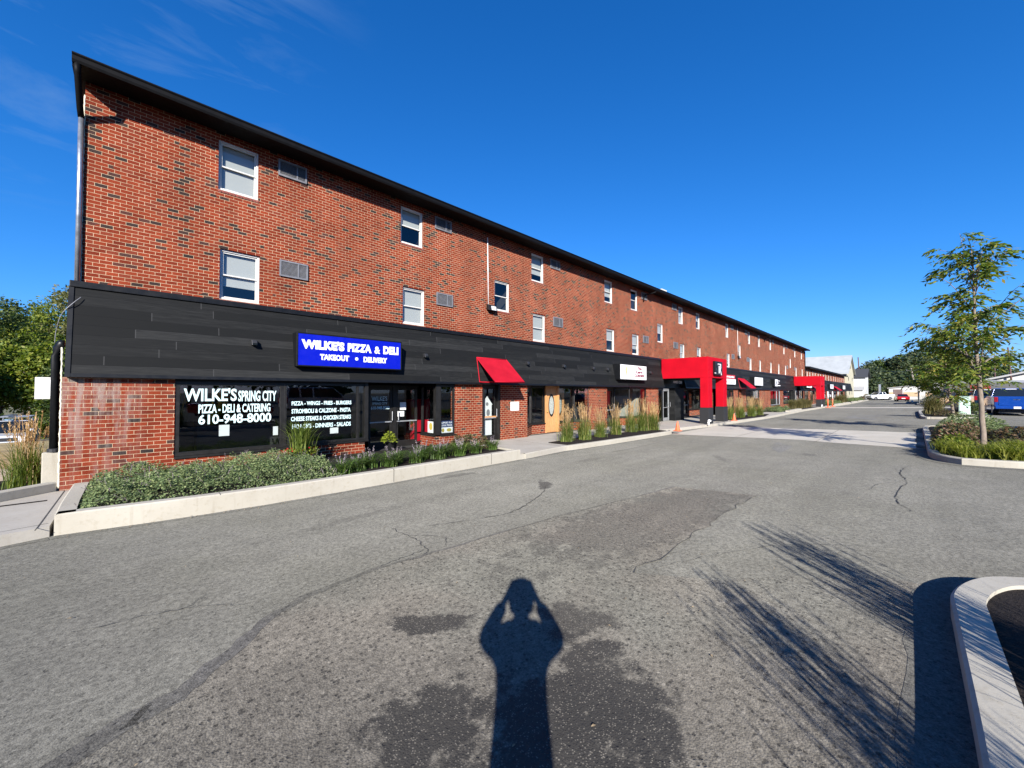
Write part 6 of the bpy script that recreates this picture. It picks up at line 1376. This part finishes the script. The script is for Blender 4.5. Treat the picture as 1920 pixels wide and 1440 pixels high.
for x, y, lab in ((61.1, -3.75, 'left one of two orange and white marker posts by the far portico'), (66.2, -3.6, 'right one of two orange and white marker posts by the far portico')):
    t = thing('marker_post', lab, 'post', (x, y, .12), 'orange and white marker posts'); b = MB(); b.tube([(0, 0, .08), (.03, 0, 1.05)], .06, 10); lbuild(b, 'lower_tube', M['cone'], t, smooth=True)
    b = MB(); b.tube([(.03, 0, 1.05), (.06, 0, 2.0)], .05, 10); lbuild(b, 'upper_tube', M['pvc'], t, smooth=True); b = MB(); b.lathe((0, 0, 0), [(.28, 0), (.28, .05), (.12, .09)], 14); lbuild(b, 'base', M['cone'], t)
t = thing('utility_cabinet', 'tall pale mint utility cabinet on the second parking island', 'utility cabinet', (42.45, -13.62, .42))
b = MB(); b.box(-.22, .22, -.27, .27, .04, 1.27); lbuild(b, 'case', M['mint'], t, bevel=.015)
b = MB(); b.box(-.235, -.222, -.23, .23, .12, 1.2); lbuild(b, 'door', M['mint'], t, bevel=.008); b = MB(); b.box(-.26, .26, -.31, .31, 1.271, 1.30); lbuild(b, 'lid', M['mint'], t, bevel=.01); b = MB(); b.box(-.4, .4, -.45, .45, -.1, .035); lbuild(b, 'plinth', M['concrete'], t, bevel=.01)
for x, y, lab in ((74.2, -13.4, 'left tan storage bin in the lot beyond the grass mound'), (74.8, -14.2, 'right tan storage bin in the lot beyond the grass mound')):
    t = thing('storage_bin', lab, 'bin', (x, y, .33)); b = MB(); b.box(-.5, .5, -.33, .33, .08, .85); lbuild(b, 'box', M['tanpanel'], t, bevel=.04); b = MB(); b.hexa([(-.54, -.36, .86), (.54, -.36, .86), (.54, .36, .86), (-.54, .36, .86), (-.5, -.33, .95), (.5, -.33, 1.0), (.5, .33, 1.0), (-.5, .33, .95)]); lbuild(b, 'lid', M['tanpanel'], t, bevel=.02)
t = thing('wheeled_bin', 'dark wheeled bin standing right behind the mint cabinet', 'bin', (44.2, -13.5, .40)); b = MB(); b.hexa([(-.24, -.24, .08), (.24, -.24, .08), (.24, .24, .08), (-.24, .24, .08), (-.3, -.3, 1.0), (.3, -.3, 1.0), (.3, .3, 1.0), (-.3, .3, 1.0)]); lbuild(b, 'body', M['plastic'], t, bevel=.02); b = MB(); b.hexa([(-.33, -.33, 1.005), (.33, -.33, 1.005), (.33, .33, 1.005), (-.33, .33, 1.005), (-.28, -.28, 1.07), (.30, -.28, 1.09), (.30, .28, 1.09), (-.28, .28, 1.07)]); lbuild(b, 'lid', M['plastic'], t, bevel=.02)
def pole(x, y, H, r, mat, label, lean=(0, 0), arms=(), name='utility_pole'):
    t = thing(name, label, 'pole', (x, y, .0)); b = MB(); b.tube([(0, 0, 0), (lean[0], lean[1], H)], [r, r * .7], 10); lbuild(b, 'shaft', M[mat], t, smooth=True)
    for zf, L_, ax in arms:
        b = MB(); cx, cy = lean[0] * zf, lean[1] * zf; dx, dy = ax; b.tube([(cx - dx * L_ / 2, cy - dy * L_ / 2, H * zf), (cx + dx * L_ / 2, cy + dy * L_ / 2, H * zf)], .07, 6); a = lbuild(b, 'crossarm', M['polewood'], t)
        b = MB()
        for k in (-.45, -.2, .2, .45): b.lathe((cx + dx * L_ * k, cy + dy * L_ * k, H * zf + .06), [(.05, 0), (.07, .06), (.04, .16), (.01, .18)], 8)
        lbuild(b, 'insulators', M['grille'], a)
    return t
pole(143.3, -11.6, 8.2, .22, 'polewood', 'leaning pale wooden utility pole before the warehouse', (0, 1.0), [(.93, 2.2, (.5, .86))])
pole(129.3, -25.2, 11.3, .17, 'polebrown', 'dark brown pole rising behind the blue pickup at the right', (0, .55))
pole(237.9, -32.7, 16.5, .2, 'polebrown', 'distant utility pole with a crossarm over the wooded rise', (0, 0), [(.97, 5, (.3, .95)), (.88, 4, (.3, .95))])
pole(254, 7.3, 19.2, .3, 'polebrown', 'dark pole behind the white house roof', (0, .6))
t = pole(82.3, -11.55, 5.4, .06, 'galv', 'thin metal pole with a dark sign box at the end of the islands', (0, .1), name='sign_pole')
b = MB(); b.box(-.12, .12, .06, 1.0, 2.95, 3.85); lbuild(b, 'sign_box', M['black'], t, bevel=.02)
t = thing('fence', 'dark metal gate panel beside the thin sign pole', 'gate', (86, -11.6, .3)); b = MB()
for k in range(12): b.box(-4 + k * .72, -3.93 + k * .72, -.03, .03, 0, 1.8)
for z in (.15, 1.0, 1.75): b.box(-4, 4, -.02, .02, z, z + .06)
lbuild(b, 'bars', M['galv'], t); b = MB(); b.box(-3.95, 3.95, .0, .006, .2, 1.74); lbuild(b, 'mesh_screen', M['grille'], t)
def wire(a, c, sag, label):
    b = MB(); a, c = Vector(a), Vector(c); b.tube([a.lerp(c, k / 12) - Vector((0, 0, sag * 4 * (k / 12) * (1 - k / 12))) for k in range(13)], .035, 5); b.build('overhead_wire', M['plastic'], None, label=label, cat='wire', group='overhead wires')
wire((143.3, -11.0, 7.6), (254, 7.3, 14.2), 1.0, 'overhead wire from the leaning pole to the pole behind the white house'); wire((143.3, -10.8, 5.2), (200, 3, 6.5), .8, 'lower overhead wire running left from the leaning pole')
wire((237.9, -32.7, 15.8), (129.3, -24.7, 8.8), 1.0, 'overhead wire from the crossarm pole to the brown pole'); wire((129.3, -24.7, 9.0), (160, -60, 9.2), .8, 'overhead wire running right from the brown pole')
t = thing('rubble_pile', 'low heap of brown rubble at the far end of the kerbside beds', 'rubble', (150, -1.5, 0)); r = rs(91); b = MB()
for k in range(46):
    a = r.uniform(0, 6.28); q = r.uniform(0, 1) ** .7; x, y, z = math.cos(a) * q * 3.2, math.sin(a) * q * 1.6, (1 - q) * 1.1; s = r.uniform(.25, .6); b.hexa([(x + s * (sx + r.uniform(-.3, .3)), y + s * (sy + r.uniform(-.3, .3)), z + s * (sz + r.uniform(-.2, .2))) for sx, sy, sz in ((-.6, -.6, 0), (.6, -.6, 0), (.6, .6, 0), (-.6, .6, 0), (-.5, -.5, .8), (.5, -.5, .8), (.5, .5, .8), (-.5, .5, .8))], k % 2)
lbuild(b, 'rubble', [M['dirt'], M['sedum']], t)
for i in range(17):
    x = -36 + i * 10 + (i % 3) * 2; big_tree(x, -66 - 5 * (i % 2), .2, 10.5 + 2.5 * ((i * 7) % 3), 6.2, 300 + i, 'lf_dark', 'tree across the lot behind the photographer, mirrored in the shop windows', 1.1, 1500, 'trees across the lot behind the photographer')

# ------------------------------------------------------------------ the photographer, whose shadow falls on the asphalt
def skin_mesh(name, verts, edges, radii, mat, parent, root=0, sub=1, smooth=True):
    me = bpy.data.meshes.new(name); me.from_pydata(verts, edges, []); o = bpy.data.objects.new(name, me); COL.objects.link(o)
    o.modifiers.new('skin', 'SKIN'); 
    if not me.skin_vertices: me.skin_vertices.new()
    for i, sv in enumerate(me.skin_vertices[0].data):
        rr = radii[i]; sv.radius = rr if isinstance(rr, tuple) else (rr, rr); sv.use_root = (i == root)
    s = o.modifiers.new('sub', 'SUBSURF'); s.levels = s.render_levels = sub
    dg = bpy.context.evaluated_depsgraph_get(); m2 = bpy.data.meshes.new_from_object(o.evaluated_get(dg)); bpy.data.objects.remove(o)
    m2.materials.clear(); m2.materials.append(mat)
    m2.polygons.foreach_set('use_smooth', [smooth] * len(m2.polygons))
    ob = bpy.data.objects.new(name, m2); COL.objects.link(ob); return local(ob, parent)
hd = R(44.6); back = .37
pt = thing('person', 'person in a dark jacket holding a phone up with both hands, casting the long shadow', 'person', (-back * math.cos(hd), -11.2 - back * math.sin(hd), gz(-11.45)), None, hd)
V_ = [(0, 0, .98), (0, 0, 1.14), (.0, 0, 1.38), (.0, 0, 1.53), (.015, 0, 1.61), (.03, 0, 1.70), (.035, 0, 1.80), (.02, 0, 1.875)]
Rr = [(.09, .12), (.09, .12), (.12, .17), (.08, .11), .055, (.078, .066), (.092, .075), (.06, .05)]; E_ = [(0, 1), (1, 2), (2, 3), (3, 4), (4, 5), (5, 6), (6, 7)]
def addv(p, rr, par): V_.append(p); Rr.append(rr); E_.append((par, len(V_) - 1)); return len(V_) - 1
for s in (-1, 1):
    hp_ = addv((0, s * .10, .90), .075, 0); kn = addv((.02, s * .11, .50), .062, hp_); an = addv((-.01, s * .12, .10), .042, kn); addv((.15, s * .13, .04), .036, an)
    sh = addv((0, s * .18, 1.50), .062, 3); el = addv((.09, s * .28, 1.44), .044, sh); wr_ = addv((.25, s * .135, 1.645), .028, el); pa = addv((.292, s * .108, 1.700), (.020, .034), wr_)
    for k, (dz, ln) in enumerate(((.055, .060), (.035, .068), (.014, .064), (-.006, .052))):
        f1 = addv((.318, s * (.096), 1.705 + dz), .0095, pa); f2 = addv((.332, s * (.104 - ln * .35), 1.71 + dz), .0085, f1); addv((.330, s * (.104 - ln * .75), 1.71 + dz), .0075, f2)
    t1 = addv((.285, s * .075, 1.685), .011, pa); addv((.290, s * .050, 1.700), .009, t1)
body = skin_mesh('body', V_, E_, Rr, M['skin'], pt, 0, 2)
jv = [(0, 0, .84), (0, 0, 1.12), (0, 0, 1.38), (0, 0, 1.52), (.01, 0, 1.585)]; jr = [(.155, .185), (.135, .165), (.13, .17), (.11, .15), (.07, .075)]; je = [(0, 1), (1, 2), (2, 3), (3, 4)]
for s in (-1, 1):
    a = len(jv); jv += [(0, s * .19, 1.50), (.085, s * .28, 1.435), (.235, s * .150, 1.62)]; jr += [.082, .068, .054]; je += [(3, a), (a, a + 1), (a + 1, a + 2)]
skin_mesh('jacket', jv, je, jr, M['cloth'], pt, 0, 2)
tv = [(0, 0, 1.0)]; tr_ = [(.10, .13)]; te = []
for s in (-1, 1):
    a = len(tv); tv += [(0, s * .095, .84), (.02, s * .115, .50), (-.01, s * .122, .12)]; tr_ += [.105, .088, .074]; te += [(0, a), (a, a + 1), (a + 1, a + 2)]
skin_mesh('trousers', tv, te, tr_, M['jeans'], pt, 0, 2)
for s in (-1, 1):
    b = MB(); b.hexa([(-.10, s * .125 - .05, 0), (.20, s * .135 - .05, 0), (.20, s * .135 + .05, 0), (-.10, s * .125 + .05, 0), (-.08, s * .125 - .042, .11), (.15, s * .135 - .04, .06), (.15, s * .135 + .04, .06), (-.08, s * .125 + .042, .11)]); lbuild(b, 'shoe', M['plastic'], pt, bevel=.03)
b = MB(); b.lathe((.012, 0, 1.815), [(.095, -.13), (.115, -.06), (.122, .0), (.108, .055), (.07, .10), (.025, .118), (.004, .12)], 18); b.v = [(x - (.034 if z < 1.80 else 0), y * 1.0, z) for x, y, z in b.v]; lbuild(b, 'hair', M['hair'], pt, smooth=True)
b = MB()
for s in (-1, 1): b.lathe((.130, s * .032, 1.795), [(.012, -.012), (.016, 0), (.012, .012)], 8)
lbuild(b, 'eyes', M['plastic'], pt, smooth=True)
b = MB(); b.hexa([(.115, -.018, 1.74), (.152, -.012, 1.745), (.152, .012, 1.745), (.115, .018, 1.74), (.118, -.010, 1.79), (.130, -.006, 1.79), (.130, .006, 1.79), (.118, .010, 1.79)]); lbuild(b, 'nose', M['skin'], pt, bevel=.006)
b = MB(); b.box(.112, .128, -.024, .024, 1.708, 1.718); lbuild(b, 'mouth', M['redsign'], pt, bevel=.003)
b = MB(); bx = back - .018
b.box(bx - .008, bx, -.075, .075, 1.690, 1.762); ph = thing('phone', 'black phone held up sideways in both hands of the photographer', 'phone', tuple(pt.location), None, hd); lbuild(b, 'case', M['plastic'], ph, bevel=.004)
b = MB(); b.box(bx - .0105, bx - .0085, -.071, .071, 1.694, 1.758); lbuild(b, 'screen', M['carglass'], ph)
